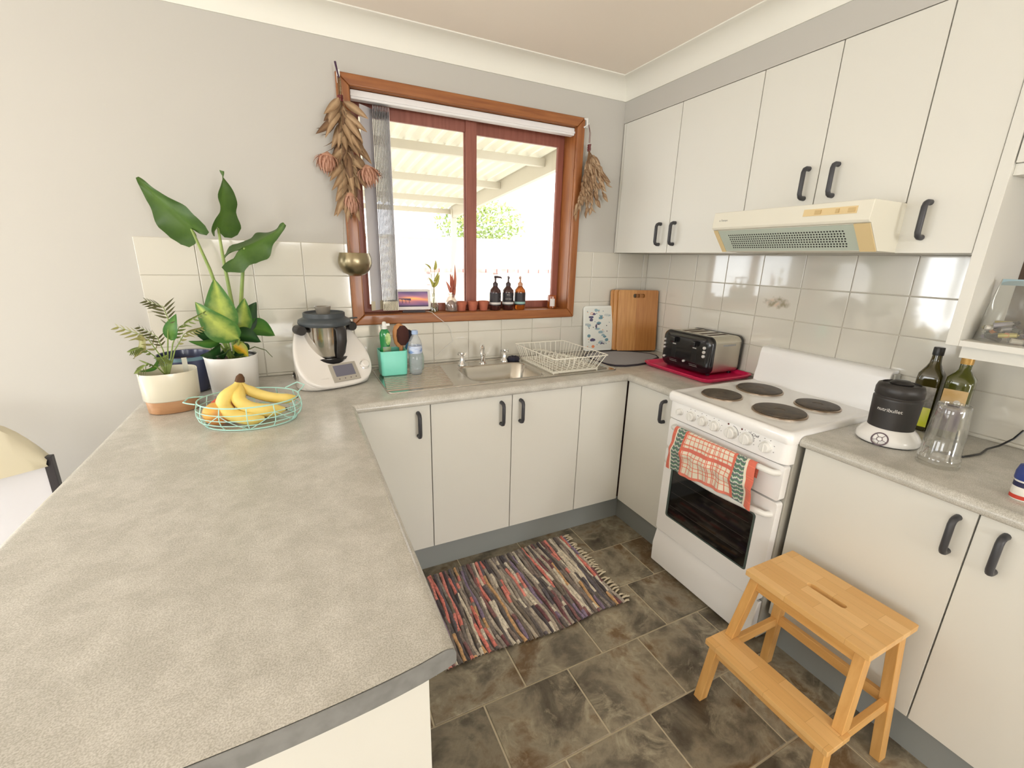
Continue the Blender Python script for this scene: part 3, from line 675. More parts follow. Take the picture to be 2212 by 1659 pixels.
tw = MB_t.build('tea_towel', pm('woven_cotton', (255, 255, 255), .9, vcol=True, bump=.2, bscale=500, sheen=.2), weld=False)
tag(tw, 'red and green checked tea towel hanging over the grill handle', 'towel')
# ================================================================ sink and things around it
SK = thing('kitchen_sink', 'stainless steel inset sink with ridged drainers on both sides', 'sink', (-1.2, -.28, .9))
sx0, sx1, sy0, sy1 = -1.812, -.588, -.502, -.052
hole = rrect(-1.405, -1.0, -.462, -.150, .065, 8)
MB().prism(rrect(sx0, sx1, sy0, sy1, .03, 6), [hole], .9005, .9035).build('sink_top', M['steel'], SK, bevel=.0008, seg=1)
MB().tube([(x, y, .9035) for x, y in rrect(sx0 + .003, sx1 - .003, sy0 + .003, sy1 - .003, .028, 6)], .0028, n=8, closed=True).build('rim', M['steel'], SK)
def rr3(x0, x1, y0, y1, r, z): return [(x, y, z) for x, y in rrect(x0, x1, y0, y1, r, 8)]
MB().rings([rr3(-1.410, -.995, -.467, -.145, .068, .9038), rr3(-1.402, -1.003, -.459, -.153, .064, .9030), rr3(-1.396, -1.009, -.453, -.159, .064, .895), rr3(-1.388, -1.017, -.445, -.167, .066, .80), rr3(-1.375, -1.03, -.432, -.18, .064, .762), rr3(-1.35, -1.055, -.41, -.2, .05, .748), rr3(-1.30, -1.10, -.36, -.25, .04, .744)], cap0=False).build('basin', M['steel'], SK, angle=60)
MB().lathe([(.036, .7445), (.036, .749), (.030, .750), (.024, .746), (0, .745)], (-1.2, -.305, 0), 24).build('drain', M['chrome'], SK)
ridge = MB().rings([[(x, y, z) for y, z in [(-.0105, 0), (-.0085, .0035), (-.004, .0055), (.004, .0055), (.0085, .0035), (.0105, 0)]] for x in (-.15, .15)], closed=False, cap0=True, cap1=True).mesh('ridge', M['steel'], angle=60)
for k in range(13):
    link('ridge', ridge, SK, (-1.617 - .006 * k * .6, -.110 - k * .0285, .9035)); link('ridge', ridge, SK, (-.785, -.110 - k * .0285, .9035))
def cross_tap(x, y, lab):
    t = thing('sink_tap', lab, 'tap', (x, y, .9035), group='sink taps', local=True)
    MB().lathe([(.024, 0), (.024, .003), (.021, .008), (.015, .016), (.0125, .032), (.011, .046), (.0075, .050), (.0075, .058), (0, .058)], n=24).build('body', M['chrome'], t)
    for a in (20, 110):
        d = Vector((math.cos(math.radians(a)), math.sin(math.radians(a)), 0)) * .027; MB().tube([-d + Vector((0, 0, .062)), d * 0 + Vector((0, 0, .062)), d + Vector((0, 0, .062))], [.0058, .0045, .0058], n=10).build('handle_bar', M['chrome'], t)
    MB().lathe([(.009, .056), (.010, .064), (.007, .070), (0, .071)], n=16).build('cap', M['chrome'], t)
cross_tap(-1.344, -.112, 'chrome cross-handle tap left of the sink spout'); cross_tap(-1.085, -.105, 'chrome cross-handle tap right of the sink spout, by the dish rack')
sp = thing('sink_spout', 'short chrome swivel spout standing between the two taps', 'tap', (-1.22, -.108, .9035), local=True, rotz=math.radians(-26))
MB().lathe([(.021, 0), (.021, .004), (.014, .009), (.0125, .04), (.0145, .042), (.0145, .05), (.011, .054), (0, .054)], n=24).build('base', M['chrome'], sp)
MB().tube([(0, 0, .05), (0, .0, .085), (0, -.012, .10), (0, -.045, .105), (0, -.085, .098), (0, -.098, .085), (0, -.1, .072)], [.009, .009, .009, .0085, .0085, .009, .0095], n=12).build('spout', M['chrome'], sp)

# dish rack -----------------------------------------------------------
M['wire'] = pm('white_coated_wire', (240, 236, 222), .35)
dr = thing('dish_rack', 'white wire dish rack standing on the right drainer', 'dish rack', (-.85, -.29, .905))
T = dict(x0=-1.012, x1=-.684, y0=-.530, y1=-.086, z=.996); B = dict(x0=-.982, x1=-.700, y0=-.472, y1=-.104, z=.916)
def wire(path, r=.0017, name='wire', closed=False): return MB().tube(path, r, n=6, closed=closed).build(name, M['wire'], dr)
def rectp(q, z=None): return [(x, y, z or q['z']) for x, y in rrect(q['x0'], q['x1'], q['y0'], q['y1'], .012, 3)]
wire(rectp(T), .0027, 'rim', True); wire(rectp(B), .002, 'base_ring', True); wire(rectp(B, .910), .0018, 'base_ring', True)
L_ = lambda a, b, t: a + (b - a) * t
for k in range(15):
    t = (k + .5) / 15; yb, yt = L_(B['y0'], B['y1'], t), L_(T['y0'], T['y1'], t)
    wire([(T['x0'], yt, T['z']), (B['x0'], yb, B['z']), (B['x0'] + .006, yb, .909), (B['x1'] - .006, yb, .909), (B['x1'], yb, B['z']), (T['x1'], yt, T['z'])])
for k in range(9):
    t = (k + .5) / 9; xb, xt = L_(B['x0'], B['x1'], t), L_(T['x0'], T['x1'], t)
    wire([(xt, T['y0'], T['z']), (xb, B['y0'], B['z']), (xb, B['y0'] + .006, .9125), (xb, B['y1'] - .006, .9125), (xb, B['y1'], B['z']), (xt, T['y1'], T['z'])])
for k in range(11):
    y = -.14 - k * .028; x = -.895 + k * .010
    wire([(x - .032, y, .912), (x - .030, y, .952), (x - .022, y, .966), (x + .022, y, .966), (x + .030, y, .952), (x + .032, y, .912)], .0019, 'plate_divider')
for x, y in ((-.975, -.465), (-.705, -.465), (-.975, -.11), (-.705, -.11)): MB().lathe([(.004, .9037), (.0045, .912), (0, .913)], (x, y, 0), 8).build('foot', M['wire'], dr)
sc = thing('scrubber', 'dark navy round dish scrubber on the sink edge beside the rack', 'scrubber', (-1.032, -.115, .904), local=True)
M['navy'] = pm('navy_nylon', (38, 36, 52), .8, bump=.5, bscale=300)
rs = []
MB().tube([(.022 * math.cos(a), .022 * math.sin(a), .012) for a in [i * PI / 10 for i in range(20)]], [.012 + .0015 * ((i * 7) % 3) for i in range(20)], n=10, closed=True).build('pad', M['navy'], sc)
MB().lathe([(.010, .012), (.012, .022), (.006, .028), (0, .029)], n=14).build('knob', M['navy'], sc)

# teal caddy ----------------------------------------------------------
M['teal'] = pm('turquoise_plastic', (124, 218, 196), .38); M['teal_in'] = M['teal']
cd = thing('sink_caddy', 'turquoise plastic caddy holding dish soap and brushes on the left drainer', 'caddy', (-1.728, -.18, .908))
cx0, cx1, cy0, cy1, cz0, cz1 = -1.793, -1.664, -.240, -.128, .9085, 1.030
def taper(z, d): k = (z - cz0) / (cz1 - cz0); return rrect(cx0 + .004 * (1 - k) + d, cx1 - .004 * (1 - k) - d, cy0 + .004 * (1 - k) + d, cy1 - .004 * (1 - k) - d, .014 - d * .6, 5)
R3 = lambda z, d: [(x, y, z) for x, y in taper(z, d)]
MB().rings([R3(cz0, .006), R3(cz0 + .004, 0), R3(cz1 - .002, 0), R3(cz1, .001), R3(cz1 - .001, .003), R3(cz0 + .006, .004)]).build('tub', M['teal'], cd, angle=50)
bx('divider', (-1.722, cy0 + .006, cz0 + .005), (-1.719, cy1 - .006, 1.012), M['teal'], cd)
ds = thing('dish_soap_bottle', 'green dish soap bottle with white flip cap in the turquoise caddy', 'bottle', (-1.758, -.176, .915), local=True)
M['soap'] = pm('green_soap', (30, 140, 74), .12, coat=.4, sss=.15); M['whitecap'] = pm('white_cap', (240, 240, 236), .35)
def oval(prof, n=24, ky=.62): return [[(r * math.cos(2*PI*j/n), r * ky * math.sin(2*PI*j/n), z) for j in range(n)] for r, z in prof]
MB().rings(oval([(.020, 0), (.026, .006), (.029, .05), (.027, .10), (.022, .13), (.025, .17), (.024, .195), (.016, .21), (.011, .215)])).build('bottle', M['soap'], ds, angle=60)
MB().lathe([(.013, .214), (.013, .228), (.010, .232), (.010, .243), (.006, .249), (0, .25)], n=16).build('cap', M['whitecap'], ds)
bx('spout_lid', (.004, -.008, .228), (.026, .008, .240), M['whitecap'], ds, bevel=.003)
MB().grid(lambda u, v: (.0296 * math.cos(-PI * (.05 + .62 * u)) * (1 - .1 * v), -.0187 * abs(math.sin(PI * (.05 + .62 * u))) - .0006, .03 + .10 * v), 10, 6).build('label', pm('purple_label', (128, 104, 186), .4, col2=(170, 200, 110), nscale=20), ds)
MB().grid(lambda u, v: (.012 + .0125 * math.cos(2 * PI * u) * v, -.0178, .168 + .030 * math.sin(2 * PI * u) * v), 20, 3).build('front_label', pm('lime_label', (206, 222, 150), .4, col2=(110, 170, 70), nscale=40), ds)
M['bwood'] = wood('beech_handle', (196, 140, 86), (170, 112, 64), .5, 'z'); M['bristle'] = pm('dark_brown_bristle', (70, 38, 32), .95, bump=.8, bscale=400); M['bristle2'] = pm('tan_bristle', (150, 100, 60), .95, bump=.8, bscale=400)
br = thing('dish_brush', 'wooden dish brush with dark brown bristles standing in the caddy', 'brush', (-1.688, -.176, .916), local=True)
MB().tube([(0, 0, 0), (.004, 0, .06), (.006, 0, .11), (.008, 0, .15)], [.007, .008, .010, .012], n=10).build('handle', M['bwood'], br)
MB().rings(oval([(.010, .12), (.026, .14), (.032, .17), (.032, .20), (.024, .225), (.008, .236)], 20, .45)).build('head', M['bwood'], br)
o = MB().rings(oval([(.012, .132), (.027, .150), (.031, .178), (.027, .208), (.012, .226)], 20, .75)).build('bristles', M['bristle'], br); o.location = (.014, -.012, 0)
b2 = thing('bottle_brush', 'black and blue scouring brush leaning behind the water bottle', 'brush', (-1.672, -.150, .916), local=True)
MB().tube([(0, 0, 0), (.018, 0, .10), (.03, 0, .15)], .006, n=8).build('handle', pm('blue_plastic', (58, 128, 176), .4), b2)
mb = MB()
for k in range(46):
    a = RND.uniform(0, 2 * PI); e = RND.uniform(-.2, 1.1); d = Vector((math.cos(a) * math.cos(e), math.sin(a) * math.cos(e), math.sin(e))); c = Vector((.034, 0, .170)); mb.tube([c, c + d * RND.uniform(.026, .042)], [.003, .0008], n=4)
MB().lathe([(.008, .14), (.020, .155), (.026, .172), (.018, .192), (.006, .2)], (.034, 0, 0), 14).build('brush_head', M['navy'], b2); mb.build('bristles', M['black'], b2)['kind'] = 'stuff'
wb = thing('water_bottle', 'clear plastic water bottle with a pale blue cap and label beside the caddy', 'bottle', (-1.622, -.215, .9075), local=True)
M['pet'] = glassy('clear_pet', (248, 250, 252), .10, .06, diff=.22, dcol=(232, 238, 242))
bp_ = [(.026, 0), (.031, .006), (.032, .03), (.030, .038), (.032, .046), (.032, .085), (.030, .092), (.0325, .10), (.0325, .150), (.029, .165), (.018, .186), (.013, .194), (.013, .200)]
MB().lathe(bp_, n=28).build('bottle', M['pet'], wb, angle=60)
MB().lathe([(.0150, .196), (.0155, .199), (.0155, .212), (.013, .215), (0, .215)], n=20).build('cap', pm('pale_blue_cap', (176, 198, 232), .35), wb)
MB().lathe([(.0331, .104), (.0333, .106), (.0333, .138), (.0331, .140)], n=28, cap=False).build('label', pm('blue_white_label', (206, 218, 240), .4, col2=(120, 150, 206), nscale=18, stretch=(1, 1, 4), lo=.45, hi=.6), wb)
MB().lathe([(.0305, .004), (.0312, .03), (.0295, .038), (.031, .046), (.0305, .083), (0, .083)], n=24).build('water', glassy('water', (248, 251, 252), .04, .02, diff=.10), wb)
gb = thing('spray_bottle', 'pale green translucent bottle half hidden behind the water bottle', 'bottle', (-1.590, -.130, .9085), local=True)
MB().lathe([(.026, 0), (.030, .005), (.031, .06), (.024, .09), (.012, .12), (.012, .128), (0, .128)], n=24).build('bottle', pm('pale_green_plastic', (206, 226, 214), .25, trans=.4), gb, angle=60)

# drying mat, boards -----------------------------------------------------
M['mat'] = pm('grey_microfibre', (124, 120, 120), .95, bump=.4, bscale=500, sheen=.3); M['mat_edge'] = pm('dark_binding', (46, 40, 48), .9)
mt = thing('drying_mat', 'grey microfibre drying mat with dark binding in the corner of the bench', 'mat', (-.42, -.27, .9))
outl = [(-.578, -.20), (-.580, -.27), (-.578, -.33), (-.572, -.385), (-.55, -.425), (-.50, -.450), (-.41, -.452), (-.315, -.435), (-.26, -.395), (-.16, -.35), (-.13, -.30), (-.13, -.24), (-.20, -.16), (-.30, -.10), (-.40, -.085), (-.50, -.10), (-.565, -.14)]
MB().prism(outl, [], .9005, .907).build('cloth', M['mat'], mt, bevel=.002)
MB().tube([(x, y, .9045) for x, y in outl], .0055, n=8, closed=True).build('binding', M['mat_edge'], mt)
M['bamboo'] = wood('bamboo', (206, 152, 88), (184, 126, 66), .42, 'z', ring=20, coat=.1, objrand=.05)
M['bamboo2'] = wood('bamboo_dark', (188, 130, 70), (168, 110, 54), .42, 'z', ring=20, coat=.1)
tl = math.radians(7)
def board(lab, loc, rz, w, h, grip, group='bamboo chopping boards', th=.014):
    t = thing('chopping_board', lab, 'chopping board', loc, group=group, local=True, rot=(-tl, 0, rz))
    ws, xa, xb, h1, h2 = w * .46, w * .37, w * .66, h - .048, h - .024
    MB().prism([(0, .008), (.008, 0), (ws, 0), (ws, h1), (xa + .006, h1), (xa, h1 + .006), (xa, h2 - .006), (xa + .006, h2), (ws, h2), (ws, h), (.008, h), (0, h - .008)], [], -th, 0, 'y').build('stave', M['bamboo'], t, bevel=.0012)
    MB().prism([(ws, 0), (w - .008, 0), (w, .008), (w, h - .008), (w - .008, h), (ws, h), (ws, h2), (xb - .006, h2), (xb, h2 - .006), (xb, h1 + .006), (xb - .006, h1), (ws, h1)], [], -th, 0, 'y').build('stave', M['bamboo2'], t, bevel=.0012)
    return t
bz = .9085
_b = board('front bamboo chopping board with a cut-out grip leaning in the corner', (-.285, -.096, bz), math.radians(-17.5), .268, .386, True)
board('second bamboo chopping board just behind the front one', (-.300, -.072, bz), math.radians(-17), .262, .385, True)
board('third bamboo chopping board, rearmost but one of the corner stack', (-.312, -.056, bz), math.radians(-16.5), .262, .384, True, th=.010)
wbd = thing('printed_board', 'white cutting board printed with small blue and grey animals leaning on the tiles', 'chopping board', (-.505, -.046, bz), local=True, rot=(-math.radians(8), 0, math.radians(-6)))
def print_col(u, v):
    for cx, cy, rx, ry, c in PRN:
        if ((u - cx) / rx) ** 2 + ((v - cy) / ry) ** 2 < 1: return c
    return lin((226, 228, 220))
Rp = random.Random(11); PRN = []
for k in range(60):
    big = k < 24; c = lin(Rp.choice([(150, 176, 184), (110, 148, 160), (176, 186, 188), (200, 206, 202), (84, 78, 110)] if big else [(70, 74, 90), (120, 150, 160), (222, 160, 120)]))
    PRN.append((Rp.uniform(.06, .94), Rp.uniform(.05, .95), Rp.uniform(.06, .12) if big else .018, Rp.uniform(.02, .04) if big else .013, c))
PRN = [(.42, .55, .03, .06, lin((66, 60, 92))), (.50, .60, .06, .014, lin((66, 60, 92))), (.25, .86, .05, .03, lin((206, 112, 72))), (.25, .86, .03, .018, lin((226, 228, 220))), (.30, .06, .06, .035, lin((226, 140, 96)))] + [PRN[0]] + PRN
PRN[2], PRN[3] = PRN[3], PRN[2]
MB().prism(rrect(0, .215, 0, .285, .02, 5), [], -.006, 0, 'y').build('board', pm('white_board', (232, 234, 228), .35), wbd, bevel=.0015)
MB().grid(lambda u, v: (.012 + .191 * u, -.0064, .012 + .261 * v), 60, 80, col=print_col).build('print', pm('board_print', (255, 255, 255), .4, vcol=True), wbd, smooth=False)

# tray and toaster --------------------------------------------------------
M['pink'] = pm('hot_pink_plastic', (214, 22, 84), .35, coat=.2)
tr_ = thing('serving_tray', 'hot pink plastic tray under the toaster', 'tray', (-.19, -.66, .9))
def tring(d, z, wave=0):
    return [(x, y, z + (wave * math.exp(-((x + .18) / .06) ** 2) if y < -.86 or y > -.46 else 0)) for x, y in rrect(-.372 + d, -.020 - d, -.902 + d, -.432 - d, .05 - d * .5, 8)]
MB().rings([tring(.022, .9008), tring(.012, .9055), tring(.004, .917), tring(0, .921), tring(.002, .9235), tring(.010, .9225), tring(.018, .9085), tring(.026, .9045)]).build('tray', M['pink'], tr_, angle=60)
to = thing('toaster', 'black and steel four slice toaster standing on the pink tray', 'toaster', (-.14, -.635, .905))
ty0, ty1, tz0, tz1 = -.800, -.470, .913, 1.104
M['tsteel'] = pm('satin_toaster_steel', (204, 200, 186), .3, metal=.9)
def tprof(d, r): return [(y, z) for y, z in rrect(ty0 + d, ty1 - d, tz0 + d * .5, tz1 - d, r, 8)]
MB().prism([(y, z) for y, z in tprof(0, .032)], [], -.232, -.030, 'x').build('shell', M['tsteel'], to, angle=40)
rr_ = lambda d, x, r=.036: [(x, y, z) for y, z in tprof(d, r)]
M['gloss_black'] = pm('gloss_black', (20, 19, 21), .18, coat=.4)
fe = MB().rings([rr_(-.003, -.228), rr_(-.003, -.240), rr_(.001, -.250), rr_(.010, -.258), rr_(.03, -.2605)]).build('front_end', M['gloss_black'], to, angle=50)
MB().rings([rr_(-.003, -.034), rr_(-.003, -.022), rr_(.004, -.014)]).build('rear_end', M['gloss_black'], to)
bx('top_plate', (-.212, ty0 + .035, tz1 - .001), (-.05, ty1 - .035, tz1 + .0012), M['tsteel'], to)
for y in (-.555, -.602, -.672, -.722): bx('slot', (-.198, y - .012, tz1 - .002), (-.062, y + .012, tz1 + .0018), pm('slot_dark', (70, 48, 36), .7) if 'slot_dark' not in bpy.data.materials else bpy.data.materials['slot_dark'], to)
M['knobw'] = pm('silver_white_button', (226, 224, 220), .2, metal=.3)
def btn(y, z, r): MB().lathe([(r, 0), (r, -.006), (r * .8, -.0085), (0, -.009)], (-.2605, y, z), 16, axis='x').build('button', M['knobw'], to)
for z in (1.052, 1.030, 1.008): btn(-.492, z, .0065); btn(-.764, z - .002, .0082)
for y, z in ((-.497, .957), (-.640, .957)): btn(y, z, .0068)
for y in (-.560, -.700):
    bx('lever_slot', (-.2615, y - .014, .962), (-.2595, y + .014, 1.065), M['black'], to, bevel=.004)
    bx('lever', (-.285, y - .016, 1.048), (-.2615, y + .016, 1.078), M['gloss_black'], to, bevel=.006, seg=3)
    bx('lever_mark', (-.2622, y - .012, 1.036), (-.2612, y + .012, 1.041), M['knobw'], to)
    for k in range(6): bx('scale_mark', (-.2612, y + .02 - k * .009, .949), (-.2600, y + .023 - k * .009, .951), M['knobw'], to)
    bx('scale_line', (-.2612, y - .03, .942), (-.2600, y + .02, .9432), M['knobw'], to)
bx('brand_strip', (-.17, ty0 - .0004, 1.058), (-.075, ty0 + .0008, 1.067), pm('etched_grey', (150, 150, 146), .4), to)
for x in (-.22, -.06):
    for y in (ty0 + .03, ty1 - .03): MB().lathe([(.010, .905), (.010, .921)], (x, y, 0), 12).build('foot', M['black'], to)

# right bench: blender, cup, oil bottles ---------------------------------
bl = thing('bullet_blender', 'white bullet blender base with black collar and round button pad', 'blender', (-.352, -1.635, .9), local=True, rotz=math.radians(-80))
MB().lathe([(.080, .003), (.086, .006), (.088, .012), (.086, .026), (.076, .042), (.066, .052), (.062, .056), (0, .056)], n=40).build('base', pm('white_gloss_plastic', (240, 238, 234), .18, coat=.3), bl, angle=60)
MB().lathe([(.078, 0), (.080, .004), (.078, .007)], n=32).build('foot_ring', M['black'], bl)
M['soft_black'] = pm('satin_black', (44, 41, 40), .4)
MB().lathe([(.063, .050), (.0625, .060), (.0655, .150), (.0655, .156), (.0645, .158), (.0620, .160), (.0615, .163), (.0645, .166), (.0645, .186), (.060, .200), (.050, .205), (.049, .200), (0, .199)], n=40).build('collar', M['soft_black'], bl, angle=50)
MB().lathe([(.030, .199), (.032, .206), (.020, .214), (0, .215)], n=20).build('lid', M['soft_black'], bl)
MB().tube([(.036 * math.cos(a), -.0795 - .0, .028 + .0) for a in [0]] * 2, .001, n=4) if False else None
pad = Vector((0, -.0875, .027)); pn = Vector((0, -.80, .60)); pu = Vector((1, 0, 0)); pv = pn.cross(pu) * -1
def pp3(a, r): q = pad + pu * r * math.cos(a) + pv * r * math.sin(a) - pn * (.0035 * (math.cos(a) * r / .024) ** 2); return q
M['dkring'] = pm('dark_ring', (104, 88, 96), .4)
MB().tube([pp3(i * PI / 18, .0215) for i in range(36)], .0022, n=6, closed=True).build('button_ring', M['dkring'], bl)
MB().tube([pp3(i * PI / 9, .0075) for i in range(18)], .0009, n=5, closed=True).build('button_ring', M['dkring'], bl)
for k in range(5): a = PI / 2 + k * 2 * PI / 5; MB().tube([pp3(a, .0078), pp3(a, .0210)], .0008, n=5).build('button_line', M['dkring'], bl)
# brand lettering wrapped on the collar
lt = text('lettering', 'nutribullet', .0165, pm('silver_lettering', (222, 220, 214), .3), bl, Matrix.Identity(4))
for v in lt.data.vertices: a = -PI / 2 + v.co.x / .066; r = .0662 + v.co.z; v.co = (r * math.cos(a), r * math.sin(a), .122 + v.co.y)
cup = thing('blender_cup', 'clear plastic blender cup standing upside down beside the blender base', 'cup', (-.418, -1.797, .9005), local=True)
M['clear'] = glassy('clear_plastic', (244, 244, 240), .16, .04, diff=.05)
MB().lathe([(.050, 0), (.051, .010), (.0475, .012), (.0475, .020), (.050, .022), (.049, .030), (.046, .034), (.045, .10), (.040, .165), (.0385, .188), (.037, .190), (.0355, .187), (.037, .163), (.042, .10), (.043, .034)], n=36, cap=False).build('wall', M['clear'], cup, angle=50)
MB().lathe([(.0372, .180), (.0372, .184), (0, .184)], n=30, cap=False).build('end', M['clear'], cup)
for k in range(5): a = 2 * PI * k / 5 + .4; MB().tube([(.043 * math.cos(a), .043 * math.sin(a), .03), (.0425 * math.cos(a), .0425 * math.sin(a), .1), (.037 * math.cos(a), .037 * math.sin(a), .165)], .0022, n=6).build('rib', M['clear'], cup)
M['oilglass'] = pm('dark_olive_glass', (58, 52, 18), .08, coat=.5, spec=.6); M['oilglass2'] = pm('green_brown_glass', (74, 76, 24), .08, coat=.5, spec=.6)
o1 = thing('oil_bottle', 'dark square olive oil bottle with a black cap and bright yellow label', 'bottle', (-.094, -1.612, .9005), local=True, rotz=math.radians(8))
def sq(w, r, z): return [(x, y, z) for x, y in rrect(-w, w, -w, w, r, 5)]
MB().rings([sq(.030, .012, 0), sq(.034, .010, .004), sq(.034, .010, .185), sq(.033, .014, .208), sq(.022, .020, .232), sq(.0165, .016, .246), sq(.0145, .0144, .262), sq(.0135, .0134, .285)]).build('bottle', M['oilglass'], o1, angle=55)
MB().lathe([(.0155, .276), (.0158, .280), (.0155, .302), (.0145, .304), (0, .304)], n=20).build('cap', M['black'], o1)
bx('label', (-.0346, -.030, .09), (-.0338, .030, .165), pm('grey_landscape_label', (186, 182, 176), .5, col2=(120, 118, 112), nscale=30), o1); bx('lower_label', (-.0346, -.030, .018), (-.0338, .030, .0895), pm('lime_yellow_label', (214, 224, 40), .5, col2=(230, 230, 120), nscale=20), o1)
o2 = thing('oil_bottle', 'green-brown oil bottle with a gold cap and purple and tan label', 'bottle', (-.098, -1.694, .9005), local=True, rotz=math.radians(10))
MB().rings([sq(.030, .020, 0), sq(.036, .020, .005), sq(.0365, .02, .19), sq(.0355, .022, .212), sq(.022, .020, .232), sq(.016, .0158, .242), sq(.015, .0148, .275)]).build('bottle', M['oilglass2'], o2, angle=55)
MB().lathe([(.0165, .262), (.0168, .266), (.0168, .292), (.015, .294), (0, .294)], n=20).build('cap', pm('gold_cap', (196, 154, 84), .35, metal=.4), o2)
bx('label', (-.0374, -.031, .125), (-.0364, .031, .175), pm('tan_label', (206, 170, 110), .5, col2=(220, 190, 140), nscale=24), o2); bx('lower_label', (-.0374, -.031, .03), (-.0364, .031, .1245), pm('purple_label_deep', (70, 34, 92), .5, col2=(86, 50, 110), nscale=18), o2)
MB().lathe([(.009, 0), (.009, -.0012), (0, -.0014)], (-.0374, -.01, .132), 16, axis='x').build('seal', pm('seal_white', (220, 214, 206), .5), o2)
pw = MB().tube([(-.30, -1.70, .912), (-.31, -1.77, .905), (-.28, -1.81, .9035), (-.20, -1.822, .904), (-.13, -1.815, .906), (-.075, -1.825, .912), (-.03, -1.84, .935), (-.008, -1.85, .965)], .0032, n=8).build('power_cord', M['black'])
tag(pw, 'black power cord running across the bench from the blender to the wall', 'cord')
jr = thing('spice_jar', 'small jar with blue lid and red and white label at the right bench edge', 'jar', (-.478, -1.992, .9005), local=True)
MB().lathe([(.020, 0), (.022, .003), (.022, .050), (.020, .054), (0, .054)], n=20).build('jar', pm('white_red_label', (232, 228, 218), .4), jr); MB().lathe([(.0224, .004), (.0224, .014)], n=20, cap=False).build('label_band', pm('red_band', (196, 60, 44), .4), jr); MB().lathe([(.0224, .036), (.0224, .049)], n=20, cap=False).build('label_band', pm('navy_band', (34, 36, 74), .4), jr)
MB().lathe([(.0235, .054), (.0245, .058), (.0245, .075), (.021, .092), (.010, .097), (0, .098)], n=20).build('lid', pm('blue_lid', (44, 62, 128), .3), jr)

# batteries on the shelf ------------------------------------------------
bg = thing('zip_bag', 'clear zip bag bulging with loose batteries on the open shelf', 'bag', (-.19, -1.79, 1.2605))
M['bagfilm'] = glassy('bag_film', (240, 240, 236), .18, .12, diff=.10, dcol=(210, 212, 206))
def bag(u, v):
    a = 2 * PI * u; h = v * .185; w = (.062 if v < .3 else .062 * (1 - .25 * (v - .3))) ; d = .048 * (1 - v) ** .7 + .0015
    k = 1 + .06 * math.sin(5 * a + 9 * v) * (1 - v); return (-.213 + d * math.cos(a) * k + .03 * v, -1.790 + w * math.sin(a) * k, 1.2612 + h)
MB().grid(bag, 32, 14).build('film', M['bagfilm'], bg, angle=80)
MB().hexa([(-.189, -1.838, 1.428), (-.185, -1.838, 1.428), (-.185, -1.742, 1.428), (-.189, -1.742, 1.428)], [(-.187, -1.838, 1.446), (-.183, -1.838, 1.446), (-.183, -1.742, 1.446), (-.187, -1.742, 1.446)]).build('zip_strip', pm('blue_zip_strip', (150, 176, 186), .4), bg)
Rb = random.Random(5); BC = [(60, 58, 56), (150, 148, 150), (190, 176, 90), (196, 120, 60), (90, 96, 90), (214, 210, 200), (110, 100, 124)]
for k in range(24):
    c = Vector((-.215 + Rb.uniform(-.025, .025), -1.788 + Rb.uniform(-.045, .045), 1.271 + (k // 7) * .015)); d = Vector((Rb.uniform(-.5, .5), Rb.uniform(-1, 1), Rb.uniform(-.15, .3))).normalized() * .020; nm = 'battery_wrap_%d' % (k % 7)
    b = MB().tube([c - d, c + d * .9, c + d * .92, c + d * 1.08], [.0074, .0074, .0025, .0025], n=10).build('battery', pm(nm, BC[k % 7], .3, metal=.2) if nm not in bpy.data.materials else bpy.data.materials[nm])
    tag(b, 'small loose battery inside the clear zip bag', 'battery', 'batteries in the zip bag')
pk = thing('packet', 'white packet with a dark blue spot at the right end of the shelf', 'packet', (-.22, -1.885, 1.2605)); bx('box', (-.245, -1.93, 1.2608), (-.215, -1.855, 1.345), pm('white_card', (232, 232, 232), .5), pk, bevel=.002)
MB().lathe([(.014, 0), (.014, -.0012), (0, -.0013)], (-.245, -1.868, 1.318), 18, axis='x').build('spot', pm('dark_blue_print', (40, 36, 84), .5), pk)
# ================================================================ food processor
tm = thing('food_processor', 'white cooking processor with steel bowl, grey lid and tilted screen', 'appliance', (-2.020, -.200, .9005), local=True, rotz=math.radians(20))
M['wgloss'] = pm('white_gloss_body', (240, 236, 230), .2, coat=.35)
fa, fb = Vector((0, -.155, .016)), Vector((0, .075, .300)); fs = (fb - fa); FL = fs.length; fs.normalize(); fn = Vector((0, -fs.z, fs.y))
def egg(t, k=1.0, n=.0):
    a = 2 * PI * t; v = .5 - .5 * math.cos(a); w = .158 * math.sin(a) * (1.0 - .16 * (v - .35)) if True else 0
    s = 1 if math.sin(a) >= 0 else -1
    w = s * .186 * abs(math.sin(a)) ** .62 * (1.06 - .40 * v)
    p = fa + fs * (FL * (.5 + (v - .5) * k)) + Vector((w * k, 0, 0)) + fn * n; return p
NE = 56
face = lambda k, n: [egg(i / NE, k, n) for i in range(NE)]
def skirt(f):   # from the face rim towards the footprint
    out = []
    for i in range(NE):
        e = egg(i / NE, 1.0, -.018); t = i / NE; a = 2 * PI * t; v = .5 - .5 * math.cos(a)
        g = Vector((e.x * .93, -.135 + v * .27, .004)); q = e.lerp(g, f); 
        if f < 1: q.z = e.z * (1 - f) ** 1.0 + g.z * f
        out.append(q)
    return out
MB().rings([face(.90, -.004), face(.965, -.0015), face(.99, -.006), face(1.0, -.013), face(.995, -.02), skirt(.12), skirt(.35), skirt(.7), skirt(1.0)]).build('housing', M['wgloss'], tm, angle=70)
MB().lathe([(.066, .080), (.080, .090), (.088, .112), (.090, .122), (.080, .124)], (0, .0, 0), 40, cap=False).build('bowl_cradle', M['black'], tm)
M['msteel'] = pm('polished_steel', (208, 204, 198), .12, metal=1)
MB().lathe([(.054, .088), (.065, .092), (.072, .11), (.090, .215), (.0925, .262), (.094, .266)], (0, .0, 0), 48).build('mixing_bowl', M['msteel'], tm, angle=60)
